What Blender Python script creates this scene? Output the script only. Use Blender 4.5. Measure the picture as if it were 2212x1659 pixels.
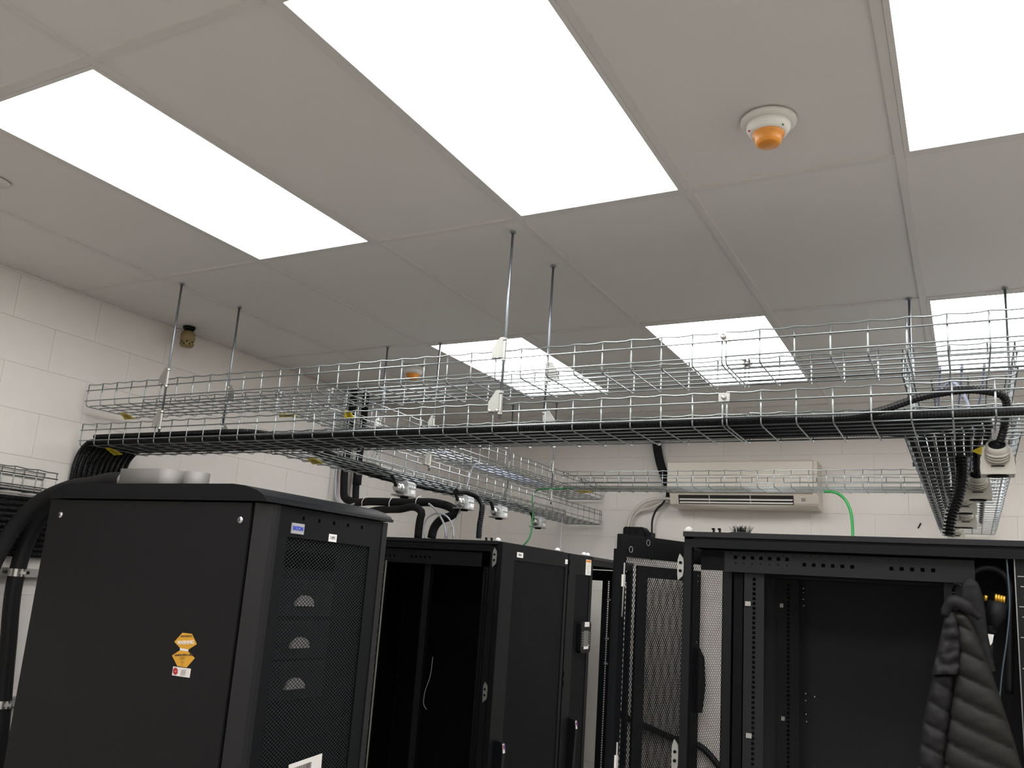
import bpy, math, random
import numpy as np
from mathutils import Vector, Matrix
random.seed(7)
for o in list(bpy.data.objects): bpy.data.objects.remove(o)
scene = bpy.context.scene
col = scene.collection
# ------------------------------------------------------------------ camera
Z0 = 1.765                                   # camera height; floor is z = 0
F, YAW, PITCH, ROLL = 1821.4, -0.495176, 0.206067, 0.0671445
CAM = np.array([3.13198, -1.150407, Z0]); PX, PY = 1126.1, 893.34
fw = np.array([math.sin(YAW)*math.cos(PITCH), math.cos(YAW)*math.cos(PITCH), math.sin(PITCH)])
rt = np.array([math.cos(YAW), -math.sin(YAW), 0.]); up = np.cross(rt, fw)
r_ = math.cos(ROLL)*rt + math.sin(ROLL)*up; u_ = -math.sin(ROLL)*rt + math.cos(ROLL)*up
cd = bpy.data.cameras.new('camera'); cam = bpy.data.objects.new('camera', cd); col.objects.link(cam)
cd.sensor_width = 36; cd.lens = F/2212*36; cd.clip_start = .05
cd.shift_x = (1106-PX)/2212; cd.shift_y = (PY-829.5)/2212
M = Matrix(((r_[0], u_[0], -fw[0], CAM[0]), (r_[1], u_[1], -fw[1], CAM[1]), (r_[2], u_[2], -fw[2], CAM[2]), (0, 0, 0, 1)))
cam.matrix_world = M
scene.camera = cam
def P(u, v, x=None, y=None, z=None):
    """the point where the line of sight through a photo pixel meets a plane (z counted from camera height)"""
    d = fw + (u-PX)/F*r_ - (v-PY)/F*u_
    k = (x-CAM[0])/d[0] if x is not None else (y-CAM[1])/d[1] if y is not None else z/d[2]
    return tuple(float(q) for q in CAM + d*k)
# ------------------------------------------------------------------ world, exposure, lamp strength
w = bpy.data.worlds.new('world'); scene.world = w; w.use_nodes = True
w.node_tree.nodes['Background'].inputs[0].default_value = (.5, .5, .5, 1)
w.node_tree.nodes['Background'].inputs[1].default_value = .1
LAMP = 10.6
vs = scene.view_settings
vs.view_transform = 'Standard'; vs.look = 'None'; vs.gamma = 1; vs.use_curve_mapping = False; vs.exposure = 0.0
# ------------------------------------------------------------------ materials
def lin(c):
    return tuple((v/12.92 if v <= .04045 else ((v+.055)/1.055)**2.4) for v in c)
def hexc(h): return lin(tuple(int(h[i:i+2], 16)/255 for i in (0, 2, 4)))
def mat(name, hx, rough=.5, metal=0., vary=.06, scale=12., bump=0., bscale=120., spec=.5, coat=0., trans=0., alpha=1., emit=0.):
    m = bpy.data.materials.new(name); m.use_nodes = True
    nt = m.node_tree; b = nt.nodes['Principled BSDF']; c = hexc(hx)
    b.inputs['Roughness'].default_value = rough; b.inputs['Metallic'].default_value = metal
    b.inputs['Specular IOR Level'].default_value = spec
    if coat: b.inputs['Coat Weight'].default_value = coat
    if trans: b.inputs['Transmission Weight'].default_value = trans
    tc = nt.nodes.new('ShaderNodeTexCoord'); n = nt.nodes.new('ShaderNodeTexNoise')
    n.inputs['Scale'].default_value = scale; n.inputs['Detail'].default_value = 4
    nt.links.new(tc.outputs['Object'], n.inputs['Vector'])
    mx = nt.nodes.new('ShaderNodeMix'); mx.data_type = 'RGBA'
    mx.inputs[6].default_value = (*[max(0, v*(1-vary)) for v in c], 1)
    mx.inputs[7].default_value = (*[min(1, v*(1+vary)) for v in c], 1)
    nt.links.new(n.outputs['Fac'], mx.inputs[0]); nt.links.new(mx.outputs[2], b.inputs['Base Color'])
    if bump:
        n2 = nt.nodes.new('ShaderNodeTexNoise'); n2.inputs['Scale'].default_value = bscale; n2.inputs['Detail'].default_value = 3
        nt.links.new(tc.outputs['Object'], n2.inputs['Vector'])
        bp = nt.nodes.new('ShaderNodeBump'); bp.inputs['Strength'].default_value = bump; bp.inputs['Distance'].default_value = .002
        nt.links.new(n2.outputs['Fac'], bp.inputs['Height']); nt.links.new(bp.outputs['Normal'], b.inputs['Normal'])
    if emit:
        b.inputs['Emission Color'].default_value = (1, .99, .975, 1); b.inputs['Emission Strength'].default_value = emit
    return m
MT = dict(
    wall=mat('painted_block', 'e3ded8', .75, vary=.03, bump=.25, bscale=60), joint=mat('painted_joint', 'e0dbd5', .85),
    tile=mat('ceiling_board', 'deDBD6', .8, vary=.02, scale=3), tbar=mat('ceiling_grid_white', 'd7d4cf', .7, vary=.02),
    floor=mat('vinyl_floor', '949290', .55, vary=.1, scale=3), lamp=mat('lit_diffuser', 'ffffff', .5, emit=LAMP),
    white=mat('white_plastic', 'e6e3dc', .45), cream=mat('ac_plastic', 'c9c1b4', .4, vary=.02), grille=mat('ac_dark_slot', '1c1a1a', .6),
    orange=mat('orange_plastic', 'dd8f33', .35), zinc=mat('zinc_wire', '9fa6a8', .34, .95, vary=.05, scale=40),
    galv=mat('galvanised_rod', '8e969d', .36, .95), plate=mat('zinc_plate', 'a8a9a4', .42, .75), alu=mat('brushed_aluminium', '9b9896', .55, .3),
    black=mat('black_powder_coat', '0f1114', .55, spec=.16, vary=.05, bump=.12, bscale=500), dark=mat('dark_frame', '0e1013', .55, spec=.2, vary=.05),
    deep=mat('black_interior', '08090b', .7, spec=.12), side=mat('charcoal_panel', '161618', .6, spec=.2, vary=.03, bump=.15, bscale=700),
    edge=mat('satin_black_trim', '1e1e20', .4, spec=.3, vary=.03), mesh=mat('black_mesh', '101215', .55, spec=.15), hose=mat('black_conduit', '0b0c0e', .42, spec=.3, vary=.1),
    cord=mat('black_cord', '101012', .5, spec=.3), foam=mat('pipe_insulation', '1e1e1f', .8, spec=.2, bump=.3, bscale=200), yellow=mat('yellow_tag', 'd8c220', .5),
    sticker=mat('amber_sticker', 'dca32a', .45), paper=mat('white_label', 'e9e6e2', .55, vary=.01), ink=mat('printed_ink', '3a3430', .6),
    blue=mat('blue_print', '2742b8', .5), red=mat('red_print', 'b5242c', .5), brass=mat('brass', 'c79a3a', .3, .8), bronze=mat('bronze_nozzle', '8f7d55', .42, .35),
    box=mat('socket_housing', 'a5a299', .42, .3), clear=mat('clear_box', 'c8ccce', .2, .2), green=mat('green_earth', '2f9a4c', .45), greyw=mat('grey_wire', 'b4b9c2', .35),
    tube=mat('translucent_tube', 'cfcac0', .3, vary=.05), puff=mat('jacket_fabric', '1d1c1a', .65, spec=.25, vary=.1, bump=.5, bscale=90), puff2=mat('jacket_lining', '18171a', .65, spec=.25, bump=.5, bscale=60),
    silver=mat('silver_badge', 'c9c9cc', .3, .5), drum=mat('matt_aluminium', '787573', .6, .15), steel=mat('bright_steel', 'd0d0cc', .25, .9), screen=mat('lcd_grey', '5a5b58', .3), mesh2=mat('grey_black_mesh', '26292c', .5, spec=.25), inner=mat('inside_panel', '26272a', .6, spec=.2, bump=.1, bscale=600), brace=mat('grey_black_brace', '1b1c1e', .55, spec=.2), green2=mat('dark_green_earth', '1f7a3c', .5), bristle=mat('brush_bristle', '0e0e0f', .8))
# ------------------------------------------------------------------ mesh helpers
ORG = {}
class MB:
    def __init__(s): s.v = []; s.f = []; s.s = []
    def add(s, v, f, smooth=False):
        n = len(s.v); s.v += [tuple(p) for p in v]; s.f += [tuple(i+n for i in q) for q in f]; s.s += [smooth]*len(f); return s
    def box(s, a, b, ch=0.):
        (x0, y0, z0), (x1, y1, z1) = [min(p, q) for p, q in zip(a, b)], [max(p, q) for p, q in zip(a, b)]
        v = [(x0, y0, z0), (x1, y0, z0), (x1, y1, z0), (x0, y1, z0), (x0, y0, z1), (x1, y0, z1), (x1, y1, z1), (x0, y1, z1)]
        return s.add(v, [(0, 3, 2, 1), (4, 5, 6, 7), (0, 1, 5, 4), (1, 2, 6, 5), (2, 3, 7, 6), (3, 0, 4, 7)])
    def prism(s, poly, axis, a, b, smooth=False):
        """poly: 2-D points in the plane across `axis` (x:(y,z) y:(x,z) z:(x,y)), swept from a to b"""
        def p3(q, t): return {'x': (t, q[0], q[1]), 'y': (q[0], t, q[1]), 'z': (q[0], q[1], t)}[axis]
        n = len(poly); v = [p3(q, a) for q in poly]+[p3(q, b) for q in poly]
        s.add(v, [tuple(range(n-1, -1, -1)), tuple(range(n, 2*n))]); k = len(s.v)-2*n
        for i in range(n): s.f.append((k+i, k+(i+1) % n, k+n+(i+1) % n, k+n+i)); s.s.append(smooth)
        return s
    def tube(s, pts, r, n=8, cap=True, smooth=True):
        v, f = tube_mesh(pts, r, n, cap); return s.add(v, f, smooth)
    def lathe(s, prof, c, axis='z', n=24, smooth=True):
        """prof: (radius, height) pairs"""
        v = []; f = []
        for r, h in prof:
            for i in range(n):
                a = 2*math.pi*i/n; p = (r*math.cos(a), r*math.sin(a), h)
                p = {'z': p, 'x': (p[2], p[0], p[1]), 'y': (p[0], p[2], p[1])}[axis]
                v.append((c[0]+p[0], c[1]+p[1], c[2]+p[2]))
        m = len(prof)
        for j in range(m-1):
            for i in range(n): f.append((j*n+i, j*n+(i+1) % n, (j+1)*n+(i+1) % n, (j+1)*n+i))
        s.add(v, f, smooth)
        k = len(s.v)-m*n
        s.f.append(tuple(k+i for i in range(n-1, -1, -1))); s.s.append(False)
        s.f.append(tuple(k+(m-1)*n+i for i in range(n))); s.s.append(False); return s
    def data(s, name, m, org=(0, 0, 0)):
        me = bpy.data.meshes.new(name)
        me.from_pydata([(x-org[0], y-org[1], z-org[2]) for x, y, z in s.v], [], s.f)
        me.polygons.foreach_set('use_smooth', s.s); me.materials.append(m); me.update(); return me
    def build(s, name, m, parent=None, label=None, cat=None, group=None, kind=None):
        if isinstance(m, str): m = MT[m]
        if parent is None:
            a = np.array(s.v); org = ((a[:, 0].min()+a[:, 0].max())/2, (a[:, 1].min()+a[:, 1].max())/2, a[:, 2].min()); loc = org
        else: org = ORG[parent.name]; loc = (0, 0, 0)
        o = bpy.data.objects.new(name, s.data(name, m, org)); col.objects.link(o); o.location = loc; o.parent = parent
        ORG[o.name] = org; tag(o, label, cat, group, kind); return o
def tag(o, label=None, cat=None, group=None, kind=None):
    if label: o['label'] = label
    if cat: o['category'] = cat
    if group: o['group'] = group
    if kind: o['kind'] = kind
    return o
def thing(name, label, cat, loc, group=None, rz=0.):
    o = bpy.data.objects.new(name, None); col.objects.link(o); o.location = loc; o.rotation_euler = (0, 0, rz)
    o.empty_display_size = .1; ORG[o.name] = tuple(loc); return tag(o, label, cat, group)
def inst(name, me, loc, parent=None, rot=(0, 0, 0)):
    o = bpy.data.objects.new(name, me); col.objects.link(o); o.parent = parent; o.location = loc; o.rotation_euler = rot; return o
def tube_mesh(pts, r, n=8, cap=True):
    p = np.array(pts, float); m = len(p); R = np.broadcast_to(np.asarray(r, float), (m,))
    t = np.gradient(p, axis=0); t /= np.linalg.norm(t, axis=1, keepdims=True)+1e-12
    a = np.array([0, 0, 1.]) if abs(t[0][2]) < .9 else np.array([1., 0, 0])
    N = np.zeros_like(p); nv = a-t[0]*(a@t[0]); nv /= np.linalg.norm(nv)
    for i in range(m):
        nv = nv-t[i]*(nv@t[i]); nv /= np.linalg.norm(nv)+1e-12; N[i] = nv
    B = np.cross(t, N); ang = np.arange(n)*2*math.pi/n
    V = p[:, None, :]+R[:, None, None]*(np.cos(ang)[None, :, None]*N[:, None, :]+np.sin(ang)[None, :, None]*B[:, None, :])
    i, j = np.meshgrid(np.arange(m-1), np.arange(n), indexing='ij'); k = (j+1) % n
    f = np.stack([i*n+j, i*n+k, (i+1)*n+k, (i+1)*n+j], -1).reshape(-1, 4).tolist()
    if cap: f += [list(range(n-1, -1, -1)), [(m-1)*n+q for q in range(n)]]
    return V.reshape(-1, 3).tolist(), f
def smooth(pts, step=.02):
    p = np.array(pts, float); q = np.vstack([2*p[0]-p[1], p, 2*p[-1]-p[-2]]); out = []
    for i in range(1, len(q)-2):
        a, b, c, d = q[i-1], q[i], q[i+1], q[i+2]
        # centripetal style tangents keep bends from overshooting
        l0, l1, l2 = [max(1e-6, np.linalg.norm(s)) for s in (b-a, c-b, d-c)]
        m1 = ((b-a)/l0*l1+(c-b)/l1*l0)/(l0+l1)*l1; m2 = ((c-b)/l1*l2+(d-c)/l2*l1)/(l1+l2)*l1
        k = max(2, int(l1/step*3))
        for t in np.linspace(0, 1, k, endpoint=False):
            out.append((2*t**3-3*t**2+1)*b+(t**3-2*t**2+t)*m1+(-2*t**3+3*t**2)*c+(t**3-t**2)*m2)
    out.append(p[-1]); out = np.array(out)
    s = np.concatenate([[0], np.cumsum(np.linalg.norm(np.diff(out, axis=0), axis=1))]); k = max(3, int(s[-1]/step)+1)
    q = np.linspace(0, s[-1], k); return np.stack([np.interp(q, s, out[:, a]) for a in range(3)], 1)
def cable(name, label, cat, pts, r, m, group=None, rib=0., step=.02, n=8, parent=None):
    """one flexible line; rib > 0 makes corrugated conduit with that ring pitch"""
    if rib:
        p = smooth(pts, rib/2); R = np.where(np.arange(len(p)) % 2 == 0, r, r*.84); n = 9
    else: p = smooth(pts, step); R = r
    return MB().tube(p, R, n, True, not rib).build(name, m, parent, label, cat, group)
def plate(mb, w, h, holes, t, xf):
    """sheet w x h with real rectangular holes (x0,x1,z0,z1), thickness t; xf maps (a, depth, b) to 3-D"""
    xs = sorted({0., w, *[round(q, 5) for a in holes for q in a[:2]]}); zs = sorted({0., h, *[round(q, 5) for a in holes for q in a[2:]]})
    hs = [tuple(round(q, 5) for q in a) for a in holes]
    if not hs: hole = lambda a, b: False
    else:
        H = np.array(hs)
        def hole(a, b): return bool(np.any((H[:, 0] < a) & (a < H[:, 1]) & (H[:, 2] < b) & (b < H[:, 3])))
    g = [[hole((xs[i]+xs[i+1])/2, (zs[j]+zs[j+1])/2) for j in range(len(zs)-1)] for i in range(len(xs)-1)]
    nx, nz = len(xs), len(zs); base = len(mb.v)
    for d in (0., t):
        for a in xs:
            for b in zs: mb.v.append(xf(a, d, b))
    I = lambda k, i, j: base+k*nx*nz+i*nz+j
    fs = []
    for i in range(nx-1):
        for j in range(nz-1):
            if g[i][j]: continue
            fs.append((I(0, i, j), I(0, i+1, j), I(0, i+1, j+1), I(0, i, j+1))); fs.append((I(1, i, j), I(1, i, j+1), I(1, i+1, j+1), I(1, i+1, j)))
            for (di, dj, e) in ((-1, 0, ((i, j), (i, j+1))), (1, 0, ((i+1, j+1), (i+1, j))), (0, -1, ((i+1, j), (i, j))), (0, 1, ((i, j+1), (i+1, j+1)))):
                a, b = i+di, j+dj
                if a < 0 or b < 0 or a >= nx-1 or b >= nz-1 or g[a][b]:
                    (p, q), (r, s) = e; fs.append((I(0, p, q), I(0, r, s), I(1, r, s), I(1, p, q)))
    mb.f += fs; mb.s += [False]*len(fs); return mb
def lattice(mb, w, h, pitch, sw, t, xf, ratio=1.6):
    """expanded metal: two crossing sets of thin strips clipped to w x h"""
    for sgn in (1, -1):
        dx, dz = 1., ratio*sgn; L = math.hypot(dx, dz); ux, uz = dx/L, dz/L; nx, nz = -uz, ux
        ext = [nx*a+nz*b for a in (0, w) for b in (0, h)]; k0, k1 = math.floor(min(ext)/pitch), math.ceil(max(ext)/pitch)
        for k in range(k0, k1+1):
            c = k*pitch; ox, oz = nx*c, nz*c; lo, hi = -1e9, 1e9
            for o, d, m in ((ox, ux, w), (oz, uz, h)):
                a, b = (0-o)/d, (m-o)/d; lo = max(lo, min(a, b)); hi = min(hi, max(a, b))
            if hi-lo < .002: continue
            q = [(ox+ux*s+nx*e, oz+uz*s+nz*e) for s, e in ((lo, -sw/2), (hi, -sw/2), (hi, sw/2), (lo, sw/2))]
            d0 = 0 if sgn > 0 else t*.4
            v = [xf(a, d0, b) for a, b in q]+[xf(a, d0+t, b) for a, b in q]
            mb.add(v, [(0, 1, 2, 3), (7, 6, 5, 4), (0, 4, 5, 1), (2, 6, 7, 3)])
    return mb
def text(s, size, m, parent, loc, rot, label=None, name='lettering', bold=0., sx=1.):
    cu = bpy.data.curves.new('t', 'FONT'); cu.body = s; cu.size = size; cu.align_x = 'CENTER'; cu.align_y = 'CENTER'; cu.extrude = .0004; cu.offset = bold; cu.resolution_u = 3
    tmp = bpy.data.objects.new('t', cu); me = bpy.data.meshes.new_from_object(tmp); bpy.data.objects.remove(tmp)
    me.materials.clear(); me.materials.append(MT[m]); o = bpy.data.objects.new(name, me); col.objects.link(o); o.parent = parent
    g = ORG[parent.name]; o.location = tuple(a-b for a, b in zip(loc, g)); o.rotation_euler = rot; o.scale = (sx, 1, 1); return o
XR, YB, YF, XL, ZC = 5.4, -3.6, 4.79, -.57, Z0+1.243
# ================================================================== the room
MB().box((XL-.05, YB-.05, -.05), (XR+.05, YF+.05, 0)).build('floor', 'floor', kind='structure')
def block_mesh(w, h, axis):
    c, d = .0018, .008; mb = MB(); a, b = w/2-.0005, h/2-.0005
    q = [(-a, -b), (a, -b), (a, b), (-a, b)]; q2 = [(-a+c, -b+c), (a-c, -b+c), (a-c, b-c), (-a+c, b-c)]
    f3 = (lambda t, p: (t, p[0], p[1])) if axis == 'x' else (lambda t, p: (p[0], -t, p[1]))
    v = [f3(-d, p) for p in q]+[f3(-.0006, p) for p in q]+[f3(0, p) for p in q2]
    f = []
    for k in (0, 4):
        for i in range(4): f.append((k+i, k+(i+1) % 4, k+4+(i+1) % 4, k+4+i))
    f.append((8, 9, 10, 11)); mb.add(v, f)
    return mb.data('block', MT['wall'])
BM = {}
def courses(wall, axis, a0, a1, fixed, phase):
    org = ORG[wall.name]
    for r in range(16):
        z0, z1 = r*.2, min(r*.2+.2, ZC+.01)
        if z1-z0 < .004: continue
        j = phase+(.2 if r % 2 else 0); js = [a0]+[j+.4*k for k in range(-30, 30) if a0+.03 < j+.4*k < a1-.03]+[a1]
        for p, q in zip(js, js[1:]):
            k = (axis, round(q-p, 3), round(z1-z0, 3))
            if k not in BM: BM[k] = block_mesh(q-p, z1-z0, axis)
            c = (fixed, (p+q)/2, (z0+z1)/2) if axis == 'x' else ((p+q)/2, fixed, (z0+z1)/2)
            inst('block', BM[k], tuple(s-t for s, t in zip(c, org)), wall)
wl = MB().box((XL-.06, YB, 0), (XL-.006, YF, ZC+.06)).build('wall_left', 'joint', kind='structure')
courses(wl, 'x', -.4, YF-.001, XL, .13)
wf = MB().box((XL, YF+.006, 0), (XR, YF+.06, ZC+.06)).build('wall_back', 'joint', kind='structure')
courses(wf, 'y', XL, 5.2, YF, .79)
MB().box((XR, YB, 0), (XR+.06, YF, ZC+.06)).build('wall_right', 'wall', kind='structure')
MB().box((XL, YB-.06, 0), (XR, YB, ZC+.06)).build('wall_front', 'wall', kind='structure')
# ------------------------------------------------------------------ ceiling: boards in a white grid
ce = MB().box((XL-.05, YB-.05, ZC+.05), (XR+.05, YF+.05, ZC+.08)).build('ceiling', 'tile', kind='structure')
gx = [XL]+[.6*i for i in range(0, 9)]+[XR]; gy = [YB, -2.4, -1.2, 0., 1.2, 2.4, 3.6, YF]
LIGHTS = {(i, j) for i in (2, 4, 6, 8) for j in (1, 3, 5)}
og = ORG[ce.name]; TM = {}
def ctile(x0, x1, y0, y1):
    k = (round(x1-x0, 3), round(y1-y0, 3))
    if k not in TM:
        a, b = k[0]/2-.003, k[1]/2-.003; TM[k] = MB().box((-a, -b, 0), (a, b, .012)).data('ceiling_tile', MT['tile'])
    inst('ceiling_tile', TM[k], ((x0+x1)/2-og[0], (y0+y1)/2-og[1], ZC+.005-og[2]), ce)
for i in range(len(gx)-1):
    for j in range(len(gy)-1):
        if (i, j) in LIGHTS: continue
        if j == 6: ctile(gx[i], gx[i+1], 3.6, 4.2); ctile(gx[i], gx[i+1], 4.2, YF)
        else: ctile(gx[i], gx[i+1], gy[j], gy[j+1])
def tbar(a, b):
    MB().box((*a, ZC-.0005), (*b, ZC+.03)).build('t_bar', 'tbar', ce)
for x in gx[1:-1]: tbar((x-.012, YB), (x+.012, YF))
for y in gy[1:-1]+[4.2]:
    for i in range(len(gx)-1): tbar((gx[i]+.0125, y-.012), (gx[i+1]-.0125, y+.012))
tl = MB().box((XL, YB, ZC-.0008), (XL+.02, YF, ZC+.02)); tl.build('wall_angle', 'tbar', ce)
MB().box((XL, YF-.02, ZC-.0008), (XR, YF, ZC+.02)).build('wall_angle', 'tbar', ce)
# ------------------------------------------------------------------ lamps: flat LED panels
place = {(2, 3): 'row over the cable trays beside the left wall', (4, 3): 'large lit ceiling panel beside the orange smoke detector', }
lab = {(2, 1): 'lit flat LED ceiling panel behind the camera, column by the block wall', (4, 1): 'lit flat LED ceiling panel behind the camera, second column from block wall',
       (6, 1): 'lit flat LED ceiling panel behind the camera, third column from block wall', (8, 1): 'lit flat LED ceiling panel behind the camera, farthest column from block wall',
       (2, 3): 'lit LED ceiling panel above the charcoal UPS cabinet, by the block wall', (4, 3): 'lit LED ceiling panel beside the white and orange smoke detector, toward the block wall',
       (6, 3): 'lit LED ceiling panel past the smoke detector, away from the block wall', (8, 3): 'lit LED ceiling panel farthest from block wall, in the smoke detector row',
       (2, 5): 'lit LED ceiling panel beyond the long tray, next to the small orange detector', (4, 5): 'lit LED ceiling panel beyond the long tray, over the air conditioner aisle',
       (6, 5): 'lit LED ceiling panel above the tray carrying the hose sockets', (8, 5): 'lit LED ceiling panel beyond the sockets tray, farthest from the block wall'}
for (i, j) in sorted(LIGHTS):
    x0, x1, y0, y1 = gx[i]+.0125, gx[i+1]-.0125, gy[j]+.0125, gy[j+1]-.0125
    t = thing('ceiling_light', lab[(i, j)], 'light', ((x0+x1)/2, (y0+y1)/2, ZC), 'flat LED panels in the ceiling grid')
    fr = MB(); plate(fr, x1-x0, y1-y0, [(.014, x1-x0-.014, .014, y1-y0-.014)], .02, lambda a, d, b: (x0+a, y0+b, ZC-.002+d)); fr.build('frame', 'tbar', t)
    MB().box((x0+.0141, y0+.0141, ZC+.001), (x1-.0141, y1-.0141, ZC+.012)).build('diffuser', 'lamp', t)
# ------------------------------------------------------------------ ceiling devices
def detector(x, y, label):
    t = thing('smoke_detector', label, 'smoke detector', (x, y, ZC))
    MB().lathe([(.001, 0), (.072, 0), (.072, -.006), (.066, -.010), (.058, -.012)], (x, y, ZC), n=32).build('mounting_ring', 'white', t)
    MB().lathe([(.056, -.010), (.056, -.022), (.05, -.034), (.043, -.038), (.001, -.038)], (x, y, ZC), n=32).build('base', 'white', t)
    MB().lathe([(.041, -.036), (.040, -.043), (.035, -.047), (.034, -.058), (.030, -.066), (.026, -.069), (.001, -.070)], (x, y, ZC), n=32).build('cap', 'orange', t)
    for sx, m in ((-1, 'red'), (1, 'green')):
        a = .049; MB().lathe([(.001, .0), (.003, 0), (.002, -.003), (.001, -.004)], (x+sx*a*.88, y-.2*a-.02, ZC-.0345), n=8).build('indicator', m, t)
detector(2.706, .89, 'white smoke detector with orange cap between two bright panels')
detector(.255, 2.798, 'smoke detector with orange cap beyond the long cable tray')
t = thing('gas_nozzle', 'bronze fire suppression nozzle on the ceiling by the block wall', 'nozzle', (-.478, 1.783, ZC))
MB().lathe([(.001, 0), (.032, 0), (.030, -.012), (.024, -.014), (.024, -.026)], (-.478, 1.783, ZC), n=20).build('collar', 'dark', t)
MB().lathe([(.018, -.02), (.032, -.028), (.037, -.04), (.037, -.072), (.034, -.075), (.034, -.1), (.03, -.108), (.001, -.109)], (-.478, 1.783, ZC), n=24).build('body', 'bronze', t)
for k in range(8):
    a = -2.4+k*.42; z = ZC-.084-(.012 if k % 2 else 0)
    MB().lathe([(.001, -.001), (.0042, -.001), (.0042, .001), (.001, .001)], (0, 0, 0), 'x', 8).build('hole', 'deep', t)
    o = list(t.children)[-1]; o.location = (.034*math.cos(a), .034*math.sin(a), z-ZC); o.rotation_euler = (0, 0, a)
    for vv in o.data.vertices: vv.co = vv.co + Vector(ORG[t.name])
MB().lathe([(.001, .0), (.05, 0), (.052, -.002), (.05, -.004), (.001, -.005)], (.235, .325, ZC+.001), n=28).build('round_cover', 'white', None, 'flat round white cover plate on ceiling beside the lit panel', 'cover plate')
# ================================================================== wire cable trays
WR = .0026
def wire_mesh(kind, W, H, L=3.):
    if kind == 'cross':
        b = .014; a = [(0, 0, H), (0, 0, H*.5), (0, 0, b)]+[(0, b-b*math.cos(q), b-b*math.sin(q)) for q in np.linspace(.3, 1.27, 3)]+[(0, b, 0), (0, W/2, 0)]
        a += [(0, W-p[1], p[2]) for p in a[-2::-1]]
        return MB().tube(a, WR, 6).data('cross_wire', MT['zinc'])
    n = max(2, int(L/.1)+1)
    if kind == 'top':
        a = []
        for k in range(n): a += [(max(0, k*.1-.018), 0, 0), (k*.1+.006, 0, .0035), (min(L, k*.1+.05), 0, -.0005)]
        a = [p for p in a if p[0] <= L]
        return MB().tube(a, WR, 6).data('rim_wire', MT['zinc'])
    return MB().tube([(0, 0, 0), (L*.5, 0, 0), (L, 0, 0)], WR, 6).data('long_wire', MT['zinc'])
WM = {}
def tray(label, org, L, along, group, W=.3, H=.1, first=0.):
    rz = 0 if along == 'x' else math.pi/2
    t = thing('wire_tray', label, 'cable tray', org, group, rz)
    k = round(L, 3)
    for kk in ('cross', 'top', 'long'):
        if (kk, k, W, H) not in WM: WM[(kk, k, W, H)] = wire_mesh(kk, W, H, L)
    x = first+.004
    while x <= L-.003: inst('cross_wire', WM[('cross', k, W, H)], (x, 0, 0), t); x += .1
    inst('cross_wire', WM[('cross', k, W, H)], (L-.004, 0, 0), t)
    for y, s in ((0, 1), (W, -1)):
        inst('rim_wire', WM[('top', k, W, H)], (0, y, H), t)
        for z in (H*.73, H*.24): inst('long_wire', WM[('long', k, W, H)], (0, y-s*.005, z), t)
    for i in range(6): inst('long_wire', WM[('long', k, W, H)], (0, W*(.083+.1667*i), .005), t)
    return t
ZU, ZL = Z0+.707, Z0+.518
G1 = 'galvanised wire cable trays hung from the ceiling'
tray('upper long empty wire tray ending near the block wall, above the black hoses', (-.51, 1.3, ZU), 3., 'x', G1)
tray('upper wire tray crossing the bright panel over the open rack', (2.495, 1.3, ZU), 2.4, 'x', G1)
tray('lower long wire tray filled with black ribbed hoses, from block wall', (-.505, 1.3, ZL), 3., 'x', G1)
tray('lower wire tray with hoses bending over toward the socket boxes', (2.5, 1.3, ZL), 2.4, 'x', G1)
tray('upper wire tray running to the back wall above the black racks, joined to far tray', (.69, 1.605, ZU), 3.14, 'y', G1)
tray('lower wire tray with four clear socket boxes under it', (.69, 1.605, ZL), 3.14, 'y', G1)
tray('upper wire tray above the row of pale socket boxes', (3.27, 1.605, ZU), 3.14, 'y', G1)
tray('lower wire tray seen from below with pale socket boxes', (3.27, 1.605, ZL), 3.14, 'y', G1)
tray('short wire tray crossing in front of the air conditioner', (.695, 4.02, ZU), 2.27, 'x', G1)
# joints between tray lengths: small clamp with bolt
def clamp(x, y, z, label, ax='y'):
    t = thing('tray_clamp', label, 'clamp', (x, y, z), 'bolted clamps joining the wire trays')
    a, b = (.016, .004) if ax == 'y' else (.004, .016)
    MB().box((x-a, y-b, z-.013), (x+a, y+b, z+.013)).build('clip', 'plate', t)
    s = -1
    MB().lathe([(.001, 0), (.0075, 0), (.0075, s*.006), (.004, s*.008), (.001, s*.008)], (x, y-b, z) if ax == 'y' else (x+b+.004, y, z), 'y' if ax == 'y' else 'x', 10).build('bolt', 'steel', t)
clamp(2.492, 1.293, ZU+.085, 'clamp joining the two lengths of upper tray, side facing the racks aisle')
clamp(2.492, 1.607, ZU+.085, 'clamp joining the two lengths of upper tray, side facing back wall')
clamp(2.497, 1.293, ZL+.085, 'clamp joining the two lengths of hose tray, side facing the racks aisle')
clamp(2.497, 1.607, ZL+.085, 'clamp joining the two lengths of hose tray, side facing back wall')
clamp(.39, 1.607, ZU+.085, 'clamp at upper tray branch nearer the block wall'); clamp(.69, 1.607, ZU+.085, 'clamp at upper tray branch farther from block wall')
clamp(.39, 1.607, ZL+.085, 'clamp at hose tray branch nearer the block wall'); clamp(.69, 1.607, ZL+.085, 'clamp at hose tray branch farther from block wall')
clamp(.695, 4.02, ZU+.085, 'clamp where the far tray meets its branch, side facing the racks', 'x'); clamp(.695, 4.32, ZU+.085, 'clamp where the far tray meets its branch, side facing the wall', 'x')
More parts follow.
